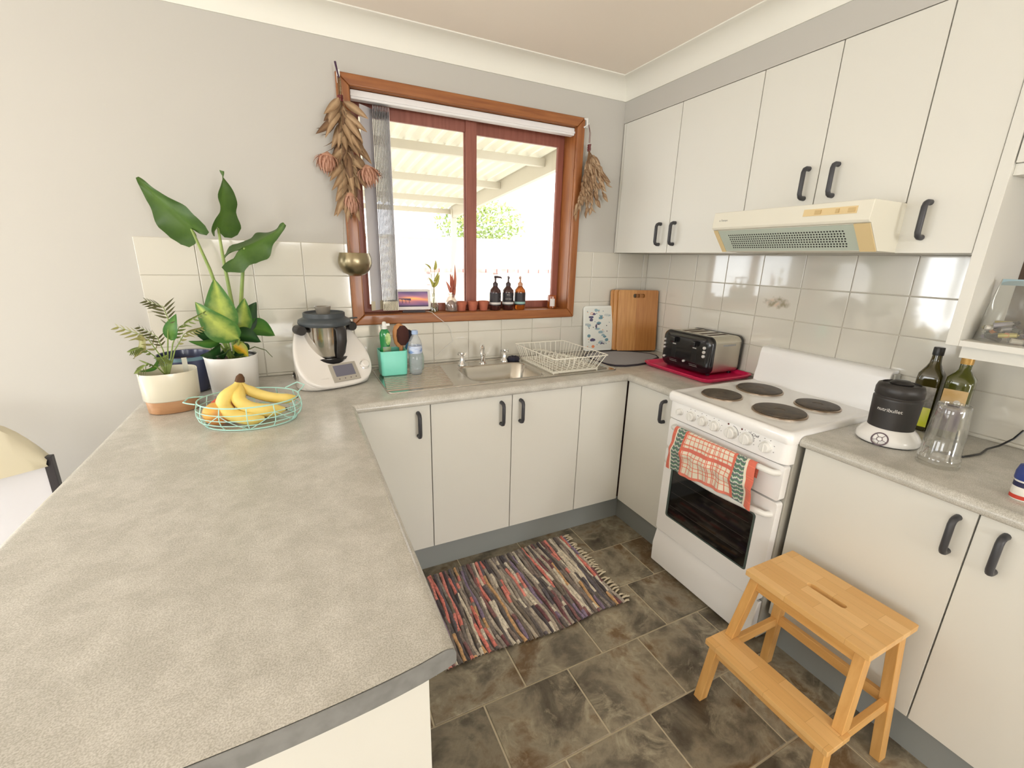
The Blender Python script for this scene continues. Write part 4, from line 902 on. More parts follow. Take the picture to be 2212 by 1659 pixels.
MB().lathe([(.0545, .086), (.0665, .0905), (.069, .102), (.067, .1035)], (0, 0, 0), 40).build('bowl_base', M['soft_black'], tm)
M['lid'] = pm('slate_grey_lid', (66, 72, 76), .4)
MB().lathe([(.096, .262), (.108, .266), (.111, .276), (.108, .288), (.092, .296), (.087, .300), (.087, .318), (.083, .320), (.080, .312), (.030, .306), (0, .306)], (0, 0, 0), 48).build('lid', M['lid'], tm, angle=50)
bx('lid_tab', (.09, -.018, .282), (.148, -.004, .288), M['lid'], tm, bevel=.002)
MB().lathe([(.026, .306), (.033, .340), (.0335, .345), (.031, .345), (.024, .310)], (-.003, 0, 0), 28, cap=False).build('measuring_cup', glassy('smoky_cup', (206, 200, 190), .1, .1, diff=.35, dcol=(190, 184, 172)), tm)
# bowl handle and locking arms
hpth = [Vector((.022, -.090, .262)), Vector((.024, -.104, .25)), Vector((.024, -.104, .20)), Vector((.021, -.094, .15)), Vector((.018, -.080, .122))]
MB().tube(hpth, [.022, .024, .023, .020, .013], n=14, flat=.5, up=(0, 1, 0)).build('bowl_handle', M['soft_black'], tm, angle=60)
for s in (-1, 1):
    arm = MB().lathe([(.0, -.022), (.019, -.022), (.021, -.016), (.021, .03), (.017, .036), (0, .037)], (s * .114, -.012, .250), 20, axis='y').build('locking_arm', M['soft_black'], tm)
def on_face(u, v, h): return fa + fs * v + Vector((u, 0, 0)) + fn * h
def fbox(name, u0, u1, v0, v1, h0, h1, mat, par=tm, sk=0): 
    return MB().hexa([on_face(u0 + sk, v0, h0), on_face(u1 + sk, v0, h0), on_face(u1, v1, h0), on_face(u0, v1, h0)], [on_face(u0 + sk, v0, h1), on_face(u1 + sk, v0, h1), on_face(u1, v1, h1), on_face(u0, v1, h1)]).build(name, mat, par, bevel=.0006, seg=1)
sc_ = fbox('screen_panel', -.040, .082, .020, .108, -.006, .0022, pm('warm_grey_panel', (176, 170, 158), .35))
fbox('display', -.024, .066, .044, .098, .0, .0030, pm('grey_blue_display', (112, 112, 126), .15), sc_)
for u in (-.014, .012, .038, .062): MB().lathe([(.0028, 0), (.0028, .0006)], (0, 0, 0), 10).build('touch_key', M['print'], sc_).matrix_basis = frame(on_face(u, .032, .0022), (1, 0, 0), fs)
kn = MB().lathe([(.020, -.004), (.020, .006), (.018, .009), (.017, .018), (.014, .0205), (0, .021)], (0, 0, 0), 28).build('selector_knob', M['wgloss'], tm); kn.matrix_basis = frame(on_face(.122, .082, -.002), (1, 0, 0), fs)
MB().lathe([(.0208, -.003), (.0212, .004), (.0198, .005)], (0, 0, 0), 28, cap=False).build('knob_ring', M['chrome'], kn)
text('lettering', 'thermomix', .013, M['wgloss'], tm, frame(on_face(.022, .122, .0012), (1, 0, 0), fs)); text('lettering', 'vorwerk', .010, M['wgloss'], tm, frame(on_face(-.075, .045, .0012), (1, 0, 0), fs))
hub = MB().lathe([(.020, 0), (.021, -.004), (.016, -.005), (.014, .004), (0, .004)], (-.166, -.05, .066), 22, axis='x').build('side_socket', M['msteel'], tm)
MB().lathe([(.0145, -.0045), (0, -.0045)], (-.166, -.05, .066), 18, axis='x', cap=False).build('socket_hole', M['soft_black'], hub)

# ================================================================ potted plants
M['soil'] = pm('dark_potting_soil', (58, 44, 42), .95, bump=.6, bscale=80)
def leafmat(name, edge, mid, vein=None, rough=.38, trans=.25):
    m, t, b = nt(name); N, L = t.nodes, t.links; b.inputs['Roughness'].default_value = rough
    va = N.new('ShaderNodeVertexColor'); va.layer_name = 'Col'; rp = N.new('ShaderNodeValToRGB'); sp = N.new('ShaderNodeSeparateColor')
    tc = N.new('ShaderNodeTexCoord'); nz = N.new('ShaderNodeTexNoise'); nz.inputs['Scale'].default_value = 45; nz.inputs['Detail'].default_value = 4; L.new(tc.outputs['Object'], nz.inputs[0])
    L.new(va.outputs[0], sp.inputs[0]); ad = N.new('ShaderNodeMath'); ad.operation = 'MULTIPLY_ADD'; ad.inputs[1].default_value = .55; L.new(nz.outputs[0], ad.inputs[0]); L.new(sp.outputs[0], ad.inputs[2])
    e = rp.color_ramp.elements; e[0].position = .35; e[0].color = lin(mid) + (1,); e[1].position = .95; e[1].color = lin(edge) + (1,)
    L.new(ad.outputs[0], rp.inputs[0]); L.new(rp.outputs[0], b.inputs['Base Color'])
    tr = N.new('ShaderNodeBsdfTranslucent'); L.new(rp.outputs[0], tr.inputs[0]); mx = N.new('ShaderNodeMixShader'); mx.inputs[0].default_value = trans
    L.new(b.outputs[0], mx.inputs[1]); L.new(tr.outputs[0], mx.inputs[2]); L.new(mx.outputs[0], N['Material Output'].inputs[0]); return m
def leaf(mb, base, tip, w, side, bow=0.0, fold=.25, heart=0.0, wave=0.0, nu=8, nv=14, shape=1.0):
    """blade from base to tip; side = across direction; bow lifts the middle; fold bends both halves up"""
    b, t = Vector(base), Vector(tip); ax = t - b; L = ax.length; ax.normalize(); s = Vector(side); s = (s - ax * s.dot(ax)).normalized(); n = s.cross(ax)
    def fn(u, v):
        k = 2 * u - 1
        ww = w * (math.sin(PI * min(1, v ** (.62 * shape))) ** .85 if not heart else (max(0, 1 - v) ** .75) * (1 + .35 * v))
        if heart: ww = w * (1 - v) ** .8 * (.86 + .9 * v * (1 - v))
        back = heart * L * (abs(k) ** 1.3) * (1 - v) ** 2
        c = b + ax * (L * v - back) + n * (bow * L * math.sin(PI * v))
        return c + s * (ww * k * math.cos(fold * abs(k))) + n * (ww * abs(k) * math.sin(fold) + wave * w * math.sin(v * 9 + k * 2) * abs(k))
    mb.grid(fn, nu, nv, vert=True, col=lambda u, v: (abs(2 * u - 1) * .8 + .35 * abs(v - .4),) * 3)
M['alo'] = leafmat('alocasia_leaf', (72, 104, 48), (92, 126, 56), trans=.35); M['stemg'] = pm('pale_green_stem', (150, 168, 92), .45, col2=(122, 148, 72), nscale=12)
M['dief'] = leafmat('variegated_leaf', (84, 132, 62), (200, 216, 110)); M['dark_leaf'] = leafmat('dark_green_leaf', (34, 66, 34), (52, 92, 46)); M['mid_leaf'] = leafmat('mid_green_leaf', (70, 124, 54), (104, 150, 66)); M['yel_leaf'] = leafmat('yellowing_leaf', (150, 160, 46), (226, 178, 46))
P2 = Vector((-2.388, -.236, .9005))
p2 = thing('white_planter', 'white round planter holding the tall broad-leaved plants', 'plant pot', P2, local=True)
MB().lathe([(.080, 0), (.084, .003), (.094, .150), (.0965, .160), (.0955, .162), (.092, .161), (.089, .12), (0, .12)], n=48).build('pot', pm('white_ceramic', (248, 246, 242), .3), p2, angle=55)
MB().lathe([(.0905, .148), (.0915, .156), (.086, .158), (.084, .148)], n=40, cap=False).build('inner_pot', M['soft_black'], p2); MB().lathe([(0, .140), (.087, .138)], n=32).build('soil', M['soil'], p2)
al = thing('elephant_ear_plant', 'tall plant with three big arrow-shaped leaves on long stems', 'plant', (-2.37, -.215, 1.04))
def blade(name, mat, par, *a, **k): mb = MB(); leaf(mb, *a, **k); return mb.build(name, mat, par, angle=80)
def stem(par, pts, r0, r1, mat=None): 
    n = len(pts); return MB().tube(pts, [r0 + (r1 - r0) * i / (n - 1) for i in range(n)], n=8).build('stem', mat or M['stemg'], par)
stem(al, [(-2.372, -.205, 1.04), (-2.388, -.20, 1.22), (-2.420, -.195, 1.40), (-2.459, -.19, 1.548)], .0085, .0045)
stem(al, [(-2.362, -.20, 1.04), (-2.362, -.195, 1.25), (-2.370, -.19, 1.45), (-2.372, -.185, 1.556)], .0085, .0045)
stem(al, [(-2.352, -.21, 1.04), (-2.338, -.20, 1.22), (-2.312, -.20, 1.37), (-2.290, -.205, 1.484)], .010, .0048)
OUT = [(-.02, .02, 0), (-.20, .07, 0), (-.31, .20, 0), (-.29, .38, 0), (-.14, .51, .01), (.06, .55, .10), (.28, .49, .30), (.48, .38, .50), (.68, .25, .70), (.86, .11, .87), (1, 0, 1)]
def arrow_leaf(base, tip, w, side, fold, bow=.08, wave=.05, lobe=1.0):
    b, t = Vector(base), Vector(tip); ax = t - b; L = ax.length; ax.normalize(); s = Vector(side); s = (s - ax * s.dot(ax)).normalized(); n = s.cross(ax)
    def fn(u, v):
        k = 2 * u - 1; q = v * (len(OUT) - 1); i = min(int(q), len(OUT) - 2); f = q - i; a, o, m = [OUT[i][c] * (1 - f) + OUT[i + 1][c] * f for c in range(3)]
        a = a * lobe if a < 0 else a; e = abs(k); al_ = m + (a - m) * e; bb = o * e * w / .55
        return b + ax * L * al_ + s * (bb * (1 if k > 0 else -1) * math.cos(fold)) + n * (bb * math.sin(fold) + bow * L * math.sin(PI * max(0, min(1, al_))) + wave * w * (math.sin(10 * al_ + 1.5 * k) + .25 * math.sin(19 * al_ - k)) * e)
    mb = MB(); mb.grid(fn, 12, 40, vert=True, col=lambda u, v: (abs(2 * u - 1) * .8,) * 3); mb.build('leaf', M['alo'], al, angle=80)
arrow_leaf((-2.459, -.192, 1.552), (-2.590, -.215, 1.714), .082, (.66, -.45, .60), .42, .03, .10, .75)
arrow_leaf((-2.374, -.186, 1.560), (-2.330, -.205, 1.762), .078, (.50, .88, -.1), .50, .05, .12, .55)
arrow_leaf((-2.290, -.205, 1.486), (-2.136, -.24, 1.580), .092, (-.10, .78, .62), .30, .05, .09, 2.0)
di = thing('dumb_cane_plant', 'low bushy plant with yellow-green variegated leaves in the white planter', 'plant', (-2.385, -.26, 1.04))
DL = [((-2.394, -.25, 1.150), (-2.402, -.262, 1.366), .050, (1, -.15, 0), 'dief', -.05), ((-2.340, -.335, 1.140), (-2.464, -.325, 1.284), .048, (.62, -.25, .58), 'dief', .12), ((-2.341, -.24, 1.150), (-2.311, -.245, 1.290), .032, (1, -.2, -.2), 'dief', -.05),
      ((-2.331, -.20, 1.15), (-2.276, -.19, 1.268), .040, (.8, -.5, -.3), 'dark_leaf', .05), ((-2.325, -.22, 1.165), (-2.219, -.235, 1.130), .042, (.1, -.45, .8), 'mid_leaf', .15), ((-2.358, -.31, 1.150), (-2.266, -.345, 1.126), .034, (.1, -.5, .8), 'dark_leaf', .12),
      ((-2.404, -.29, 1.165), (-2.488, -.315, 1.172), .036, (.05, -.45, .85), 'dark_leaf', .12), ((-2.404, -.30, 1.135), (-2.505, -.33, 1.140), .022, (.05, -.6, .7), 'mid_leaf', .10), ((-2.410, -.30, 1.113), (-2.474, -.345, 1.085), .032, (.4, -.4, .8), 'dark_leaf', .1),
      ((-2.368, -.31, 1.112), (-2.316, -.345, 1.070), .024, (.5, -.4, .75), 'yel_leaf', .1), ((-2.385, -.31, 1.098), (-2.426, -.345, 1.080), .03, (.6, -.5, .6), 'dark_leaf', .1), ((-2.36, -.27, 1.11), (-2.335, -.33, 1.075), .03, (.8, -.2, .3), 'dark_leaf', .1), ((-2.40, -.25, 1.10), (-2.445, -.26, 1.07), .03, (.2, -.8, .4), 'dark_leaf', .1)]
for b, t, w, s, m, bo in DL:
    blade('leaf', M[m], di, b, t, w * 1.22, s, bow=bo, fold=.28, wave=.04, shape=1.0); stem(di, [(-2.38 + (b[0] + 2.38) * .3, -.25, 1.038), (-2.38 + (b[0] + 2.38) * .6, (b[1] - .25) / 2, (1.04 + b[2]) / 2), b], .005, .0035)
stem(di, [(-2.345, -.24, 1.07), (-2.30, -.235, 1.088), (-2.262, -.23, 1.070), (-2.240, -.23, 1.038)], .0028, .0012, M['dark_leaf'] if False else pm('dry_tendril', (96, 104, 66), .7))
# front pot with palm seedlings
p1 = thing('two_tone_planter', 'cream oval planter with a wood-look base at the end of the bench', 'plant pot', (-2.572, -.388, .9005), local=True, rotz=math.radians(12))
def ov(a, b, z, n=40): return [(a * abs(math.cos(t)) ** .8 * (1 if math.cos(t) >= 0 else -1), b * abs(math.sin(t)) ** .8 * (1 if math.sin(t) >= 0 else -1), z) for t in [2 * PI * i / n for i in range(n)]]
M['cream'] = pm('cream_glaze', (228, 222, 202), .25, coat=.3); M['woodpot'] = wood('wood_look_base', (196, 152, 112), (180, 132, 92), .45, 'x')
MB().rings([ov(.073, .065, 0), ov(.077, .069, .003), ov(.080, .072, .044), ov(.080, .072, .0465)]).build('base_band', M['woodpot'], p1, angle=50)
MB().rings([ov(.081, .073, .046), ov(.0855, .0765, .050), ov(.088, .078, .146), ov(.0875, .0775, .1485), ov(.084, .074, .1475), ov(.080, .070, .115)]).build('glazed_wall', M['cream'], p1, angle=50)
MB().rings([ov(.081, .071, .117), ov(.03, .03, .120)]).build('soil', M['soil'], p1)
bx('plant_tag', (.046, .012, .10), (.062, .013, .185), pm('pale_plastic_tag', (214, 214, 200), .5), p1)
pa = thing('palm_seedling', 'feathery young palm with thin drooping fronds in the cream planter', 'plant', (-2.572, -.385, 1.02))
M['palm'] = leafmat('palm_leaflet', (108, 124, 66), (146, 160, 88)); M['palm_dark'] = leafmat('dark_palm_leaflet', (92, 92, 66), (118, 118, 78)); M['palm_tan'] = leafmat('fading_palm_leaflet', (152, 148, 92), (172, 170, 110))
def frond(pts, mat, n=9, ln=.055, r0=.0028, start=.45):
    P = [Vector(p) for p in pts]; f = MB().tube(P, [r0 - (r0 - .0008) * i / (len(P) - 1) for i in range(len(P))], n=6)
    def at(t): k = t * (len(P) - 1); i = min(int(k), len(P) - 2); return P[i].lerp(P[i + 1], k - i), (P[i + 1] - P[i]).normalized()
    mb = MB()
    for k in range(n):
        t = start + (1 - start) * k / (n - 1); c, d = at(min(t, .999)); up = Vector((0, -.35, 1)); s = d.cross(up).normalized(); l = ln * (1 - .45 * abs(2 * (k / (n - 1)) - .9))
        for sg in (-1, 1):
            e = c + (s * sg * .75 + d * .65 + Vector((0, 0, -.18))) * l; leaf(mb, c, e, .0040, up, fold=.1, nu=2, nv=5)
    fr = mb.build('frond', M[mat], pa, angle=80); f.build('frond_stem', M['stemg'], fr)
b0 = (-2.575, -.385, 1.02)
frond([b0, (-2.583, -.39, 1.10), (-2.61, -.40, 1.175), (-2.675, -.41, 1.212)], 'palm_tan', 8, .06); frond([b0, (-2.56, -.38, 1.13), (-2.545, -.37, 1.23), (-2.553, -.37, 1.275), (-2.592, -.375, 1.295)], 'palm_dark', 9, .062)
frond([b0, (-2.545, -.375, 1.14), (-2.518, -.37, 1.20), (-2.440, -.37, 1.245)], 'palm', 9, .05); frond([b0, (-2.575, -.38, 1.12), (-2.585, -.38, 1.17), (-2.625, -.385, 1.205)], 'palm_dark', 8, .045)
frond([b0, (-2.54, -.38, 1.12), (-2.505, -.375, 1.175), (-2.455, -.37, 1.190)], 'palm_tan', 8, .045); frond([b0, (-2.595, -.40, 1.10), (-2.625, -.41, 1.14), (-2.652, -.42, 1.13)], 'palm', 8, .04)
frond([b0, (-2.59, -.43, 1.07), (-2.61, -.45, 1.09), (-2.635, -.46, 1.065)], 'palm', 7, .04); frond([b0, (-2.575, -.42, 1.08), (-2.57, -.44, 1.105), (-2.56, -.455, 1.09)], 'palm', 7, .035)
blade('leaf', M['mid_leaf'], pa, (-2.548, -.37, 1.152), (-2.520, -.365, 1.248), .026, (.9, -.4, -.3), bow=.1); blade('leaf', M['yel_leaf'] if False else M['palm_tan'], pa, (-2.62, -.42, 1.185), (-2.650, -.43, 1.105), .016, (.9, -.3, .3), bow=.2, wave=.3)
blade('leaf', M['mid_leaf'], pa, (-2.585, -.42, 1.10), (-2.640, -.445, 1.062), .024, (.5, -.5, .7), bow=.2)
# dark blue pot behind
p3 = thing('blue_planter', 'dark blue glazed planter half hidden behind the cream one', 'plant pot', (-2.566, -.130, .9005), local=True)
MB().lathe([(.070, 0), (.075, .004), (.094, .135), (.097, .155), (.095, .157), (.091, .155), (.086, .12), (0, .12)], n=40).build('pot', pm('dark_blue_glaze', (64, 70, 100), .25, coat=.3), p3, angle=55)
MB().lathe([(.0948, .139), (.0978, .1535)], n=40, cap=False).build('rim_band', pm('grey_blue_glaze', (112, 144, 156), .3), p3); MB().lathe([(0, .128), (.088, .126)], n=30).build('soil', M['soil'], p3)

# ================================================================ fruit basket
M['mint'] = pm('mint_coated_wire', (182, 228, 218), .35)
BC_ = Vector((-2.305, -.622, .9)); BR = math.radians(-12)
fbk = thing('fruit_basket', 'pale mint wire fruit basket holding bananas and mangoes', 'basket', BC_, local=True, rotz=BR)
def el(a, b, z, n=44): return [(a * math.cos(2*PI*i/n), b * math.sin(2*PI*i/n), z) for i in range(n)]
LV = [(.142, .108, .003), (.158, .123, .022), (.163, .128, .040), (.162, .127, .058), (.156, .121, .082)]
def at_l(t, z):
    for (a0, b0_, z0_), (a1, b1_, z1_) in zip(LV, LV[1:]):
        if z <= z1_: k = (z - z0_) / (z1_ - z0_); a, b = a0 + (a1 - a0) * k, b0_ + (b1_ - b0_) * k; break
    return (a * math.cos(t), b * math.sin(t), z)
for i, (a, b, z) in enumerate(LV): MB().tube(el(a, b, z), .0024 if i in (0, 4) else .0016, n=6, closed=True).build('ring', M['mint'], fbk)
for k in range(12):
    t = 2 * PI * (k + .3) / 12; MB().tube([at_l(t, z) for z in (.003, .022, .04, .058, .082)], .0017, n=6).build('upright', M['mint'], fbk)
    t2 = 2 * PI * (k + 1.3) / 12; s = [(t + (t2 - t) * q, .003 + .055 * q if k % 2 else .058 - .055 * q) for q in [i / 6 for i in range(7)]]; MB().tube([at_l(a, z) for a, z in s], .0013, n=5).build('brace', M['mint'], fbk)
MB().tube([(x, 0, .003) for x in (-.142, 0, .142)], .0015, n=5).build('base_wire', M['mint'], fbk); MB().tube([(0, y, .003) for y in (-.108, 0, .108)], .0015, n=5).build('base_wire', M['mint'], fbk)
for sx, ang in ((-1, 185), (1, 38)):
    a = math.radians(ang); u = Vector((.156 * math.cos(a), .121 * math.sin(a), .082)); d = Vector((math.cos(a), math.sin(a), 0)); s = Vector((-d.y, d.x, 0)); up = Vector((0, 0, .018 if sx > 0 else .004))
    MB().tube([u - s * .045 - d * .006, u - s * .036 + d * .018 + up * .6, u - s * .026 + d * .032 + up, u + s * .026 + d * .032 + up, u + s * .036 + d * .018 + up * .6, u + s * .045 - d * .006], .0022, n=6).build('handle', M['mint'], fbk)
M['banana'] = pm('banana_skin', (248, 224, 134), .5, col2=(242, 210, 108), nscale=14); M['btip'] = pm('brown_banana_tip', (92, 62, 36), .8)
stemp = Vector((-2.327, -.615, 1.048))
BAN = [('left banana of the bunch, bulging over the basket edge', [(-2.345, -.628, 1.022), (-2.378, -.650, .985), (-2.362, -.672, .948), (-2.310, -.690, .928), (-2.262, -.690, .922)], .0225),
       ('second banana of the bunch, lying across the basket front', [(-2.330, -.620, 1.018), (-2.334, -.650, .985), (-2.300, -.670, .958), (-2.245, -.672, .944), (-2.198, -.660, .938)], .0225),
       ('rearmost banana of the bunch, tip at the right basket rim', [(-2.312, -.608, 1.015), (-2.290, -.602, .992), (-2.245, -.606, .972), (-2.198, -.610, .962), (-2.160, -.606, .962)], .0185),
       ('lowest banana, half hidden under the bunch', [(-2.332, -.604, 1.010), (-2.338, -.605, .965), (-2.310, -.622, .935), (-2.262, -.635, .924), (-2.222, -.635, .922)], .0185)]
def smooth_path(P, n=18):
    P = [Vector(p) for p in P]; Q = [P[0] * 2 - P[1]] + P + [P[-1] * 2 - P[-2]]; out = []
    for i in range(n + 1):
        t = i / n * (len(P) - 1); k = min(int(t), len(P) - 2); f = t - k; a, b, c, d = Q[k], Q[k + 1], Q[k + 2], Q[k + 3]
        out.append(.5 * ((2 * b) + (c - a) * f + (2 * a - 5 * b + 4 * c - d) * f * f + (3 * b - a - 3 * c + d) * f ** 3))
    return out
for lab, pts, r in BAN:
    pth = smooth_path([stemp] + pts, 22); n = len(pth)
    rad = [r * min(1, .36 + max(0, (i / (n - 1) - .12)) * 3.6) * (1 if i / (n - 1) < .82 else max(.3, 1 - ((i / (n - 1) - .82) / .18) ** 1.6 * .72)) for i in range(n)]
    bn = thing('banana', lab, 'banana', pts[0], group='bananas in the mint basket'); MB().tube(pth, rad, n=9).build('skin', M['banana'], bn, angle=60)
    e = pth[-1]; d = (pth[-1] - pth[-2]).normalized(); MB().tube([e - d * .002, e + d * .007], [r * .30, r * .2], n=8).build('tip', M['btip'], bn)
bs = thing('banana_stalk', 'brown cut stalk joining the bananas at the top', 'banana stalk', stemp); MB().tube([stemp + Vector((0, 0, -.008)), stemp + Vector((.003, 0, .008)), stemp + Vector((.006, 0, .018))], [.016, .013, .005], n=9).build('stalk', M['btip'], bs)
M['mango'] = pm('mango_skin', (236, 188, 92), .45, col2=(226, 146, 84), nscale=9, lo=.42, hi=.66); M['mango2'] = pm('red_mango_skin', (206, 78, 60), .4, col2=(220, 130, 70), nscale=10)
for lab, c, m, k in (('yellow-orange mango at the left end of the basket', (-2.398, -.648, .943), 'mango', 1.22), ('red mango peeping out behind the yellow mango', (-2.394, -.568, .944), 'mango2', 1.0)):
    mg = thing('mango', lab, 'mango', c, local=True, rot=(.2, .15, .5)); MB().rings([[(.040 * k * r * math.cos(a), .031 * k * r * math.sin(a), z * k) for a in [2*PI*i/22 for i in range(22)]] for r, z in [(.12, -.0315), (.45, -.028), (.8, -.018), (1, 0), (.93, .014), (.66, .026), (.3, .031)]]).build('fruit', M[m], mg, angle=80)
    MB().lathe([(.003, .030 * k), (.002, .034 * k), (0, .034 * k)], n=8).build('stem_end', M['btip'], mg)
# ================================================================ blind and window dressing
def vane_mat():
    m, t, b = nt('white_blind_fabric'); N, L = t.nodes, t.links; b.inputs['Base Color'].default_value = lin((228, 226, 228)) + (1,); b.inputs['Roughness'].default_value = .7
    tr = N.new('ShaderNodeBsdfTranslucent'); tr.inputs[0].default_value = lin((236, 234, 238)) + (1,); mx = N.new('ShaderNodeMixShader'); mx.inputs[0].default_value = .25
    L.new(b.outputs[0], mx.inputs[1]); L.new(tr.outputs[0], mx.inputs[2]); L.new(mx.outputs[0], N['Material Output'].inputs[0]); return m
M['vane'] = vane_mat(); M['rail'] = pm('white_rail', (240, 238, 238), .4); M['weight'] = pm('ivory_weight', (222, 214, 190), .5)
vb = thing('vertical_blind', 'white vertical blind drawn to the left side of the window', 'blind', (-1.2, .02, 1.18))
bx('headrail', (IX0 + .004, .006, 2.138), (IX1 - .004, .046, 2.176), M['rail'], vb, bevel=.004); bx('rail_lip', (IX0 + .004, .002, 2.148), (IX1 - .004, .0059, 2.158), M['rail'], vb)
vane = MB().grid(lambda u, v: ((.004 * math.sin(PI * u)), -.0425 + .085 * u, -.93 + .93 * v), 4, 1).mesh('vane', M['vane'], solid=.0008)
wgt = MB().box((-.0020, -.0435, -.932), (.0030, .0435, -.885)).mesh('weight', M['weight'], bevel=.001)
for k in range(12):
    rot = math.radians(-50) if k == 0 else math.radians(-10.2 + .15 * k); x = -1.748 if k == 0 else -1.724 + k * .0071
    v = link('vane', vane, vb, (x, .046, 2.126), (0, 0, rot)); link('weight', wgt, v)
M['hookw'] = pm('white_plastic_hook', (238, 238, 234), .35)
def hook(lab, x, z, y=-.001):
    h = thing('adhesive_hook', lab, 'hook', (x, y, z), group='white adhesive hooks'); bx('plate', (x - .007, y - .004, z - .03), (x + .007, y, z + .022), M['hookw'], h, bevel=.0015)
    MB().tube([(x, y - .004, z - .004), (x, y - .012, z - .016), (x, y - .020, z - .016), (x, y - .023, z - .006)], .0028, n=8).build('hook_arm', M['hookw'], h)
hook('white adhesive hook at the top left corner of the window frame', -1.866, 2.210, -.021); hook('white adhesive hook on the wall right of the window', -.556, 2.212)
# right bracket of a curtain rod
cb_ = thing('rod_bracket', 'small white curved bracket screwed to the top right window corner', 'bracket', (-.575, -.02, 2.2)); MB().tube([(-.588, -.022, 2.222), (-.572, -.03, 2.216), (-.572, -.03, 2.19), (-.588, -.022, 2.178)], .0042, n=8).build('arm', M['hookw'], cb_)

# dried protea bunch -----------------------------------------------------
M['dry'] = leafmat('dried_leaf', (150, 120, 88), (192, 162, 126), trans=.15, rough=.7); M['dry2'] = leafmat('dried_dark_leaf', (108, 80, 58), (146, 114, 82), trans=.1, rough=.7); M['petal'] = leafmat('salmon_petal', (192, 142, 120), (220, 178, 154), trans=.2, rough=.7); M['twine'] = pm('dark_red_twine', (110, 44, 46), .8); M['twig'] = pm('dry_twig', (120, 88, 58), .85)
PB = thing('protea_bunch', 'dried bunch of proteas hanging upside down at the left window edge', 'dried flowers', (-1.87, -.07, 2.19))
Rv = random.Random(21); ax0, ax1 = Vector((-1.868, -.062, 2.165)), Vector((-1.862, -.070, 1.74))
for dx in (-.004, .003, .0): MB().tube([(-1.866 + dx, -.04, 2.200), (-1.868 + dx, -.058, 2.14), (-1.866 + dx * 5, -.068, 1.95), (-1.862 + dx * 8, -.072, 1.76)], .003, n=6).build('twig', M['twig'], PB)
MB().tube([(-1.868 + .009 * math.cos(a * 1.1), -.06 + .009 * math.sin(a * 1.1), 2.098 + a * .0011) for a in range(0, 26)], .0035, n=6).build('twine', M['twine'], PB); MB().tube([(-1.868, -.058, 2.19), (-1.878, -.05, 2.25)], [.003, .0045], n=6).build('feather_tip', pm('purple_tip', (66, 40, 66), .7), PB)
LV_ = []
for k in range(66):
    t = k / 57; c = ax0.lerp(ax1, .12 + .80 * t); a = Rv.uniform(-1, 1); out = Vector((a, -.55 * Rv.uniform(.1, 1), 0)); dn = Vector((0, 0, -1)); sp_ = .55 + .85 * Rv.random(); d = (out * sp_ * (1.25 - .5 * t) + dn).normalized(); ln = Rv.uniform(.10, .15)
    tip = c + d * ln; tip.y = min(tip.y, -.032); c2 = c + out * .01; c2.y = min(c2.y, -.03)
    blade('leaf', M['dry' if Rv.random() < .68 else 'dry2'], PB, c2, tip, Rv.uniform(.015, .021), (Rv.uniform(.6, 1), Rv.uniform(-.5, .2), -.1 * a), bow=Rv.uniform(-.08, .14), fold=.25, nu=4, nv=7)
for c, tip in (((-1.90, -.05, 2.05), (-1.975, -.05, 1.985)), ((-1.895, -.05, 2.03), (-1.958, -.055, 1.96)), ((-1.89, -.05, 2.01), (-1.955, -.055, 1.915)), ((-1.885, -.05, 1.98), (-1.95, -.055, 1.895)), ((-1.845, -.05, 2.03), (-1.785, -.055, 1.945)), ((-1.84, -.05, 1.98), (-1.775, -.055, 1.90)), ((-1.83, -.05, 1.95), (-1.752, -.06, 1.865)), ((-1.835, -.05, 1.90), (-1.77, -.06, 1.82))):
    blade('leaf', M['dry2' if c[0] < -1.88 else 'dry'], PB, c, tip, .018, (.5, -.4, .5), bow=.16, fold=.2, nu=4, nv=7)
def protea(c, d, r, h, n=34):
    c, d = Vector(c), Vector(d).normalized(); u = d.orthogonal().normalized(); w = d.cross(u); mb = MB()
    for k in range(n):
        a = k * 2.39996; q = (k + .5) / n; sp_ = .25 + 1.0 * q; b = c + (u * math.cos(a) + w * math.sin(a)) * r * .25 * (1 - q * .3) + d * h * .12 * q; e = c + (u * math.cos(a) + w * math.sin(a)) * r * sp_ * .95 + d * h * (1.05 - .55 * q)
        leaf(mb, b, e, .0078, (u * -math.sin(a) + w * math.cos(a)), bow=.15, fold=.3, nu=2, nv=5)
    o = mb.build('flower_head', M['petal'], PB, angle=80); o['kind'] = 'stuff'
    MB().lathe([(.003, -.01), (r * .55, h * .12), (r * .62, h * .4), (r * .4, h * .75), (.004, h * .85)], n=16).build('flower_core', pm('tan_flower_core', (196, 148, 122), .8) if 'tan_flower_core' not in bpy.data.materials else bpy.data.materials['tan_flower_core'], o).matrix_basis = frame(c, u, w)
protea((-1.940, -.075, 1.885), (-.1, -.15, -1), .056, .085, 44); protea((-1.778, -.075, 1.850), (.15, -.2, -1), .060, .090, 48); protea((-1.857, -.075, 1.735), (0, -.1, -1), .040, .100, 40)
for c, tip in (((-1.87, -.08, 1.74), (-1.895, -.085, 1.655)), ((-1.86, -.09, 1.75), (-1.87, -.095, 1.64)), ((-1.85, -.08, 1.74), (-1.825, -.085, 1.655)), ((-1.85, -.09, 1.75), (-1.845, -.1, 1.65))): blade('leaf', M['dry'], PB, c, tip, .011, (1, -.2, 0), bow=.08, nu=4, nv=6)
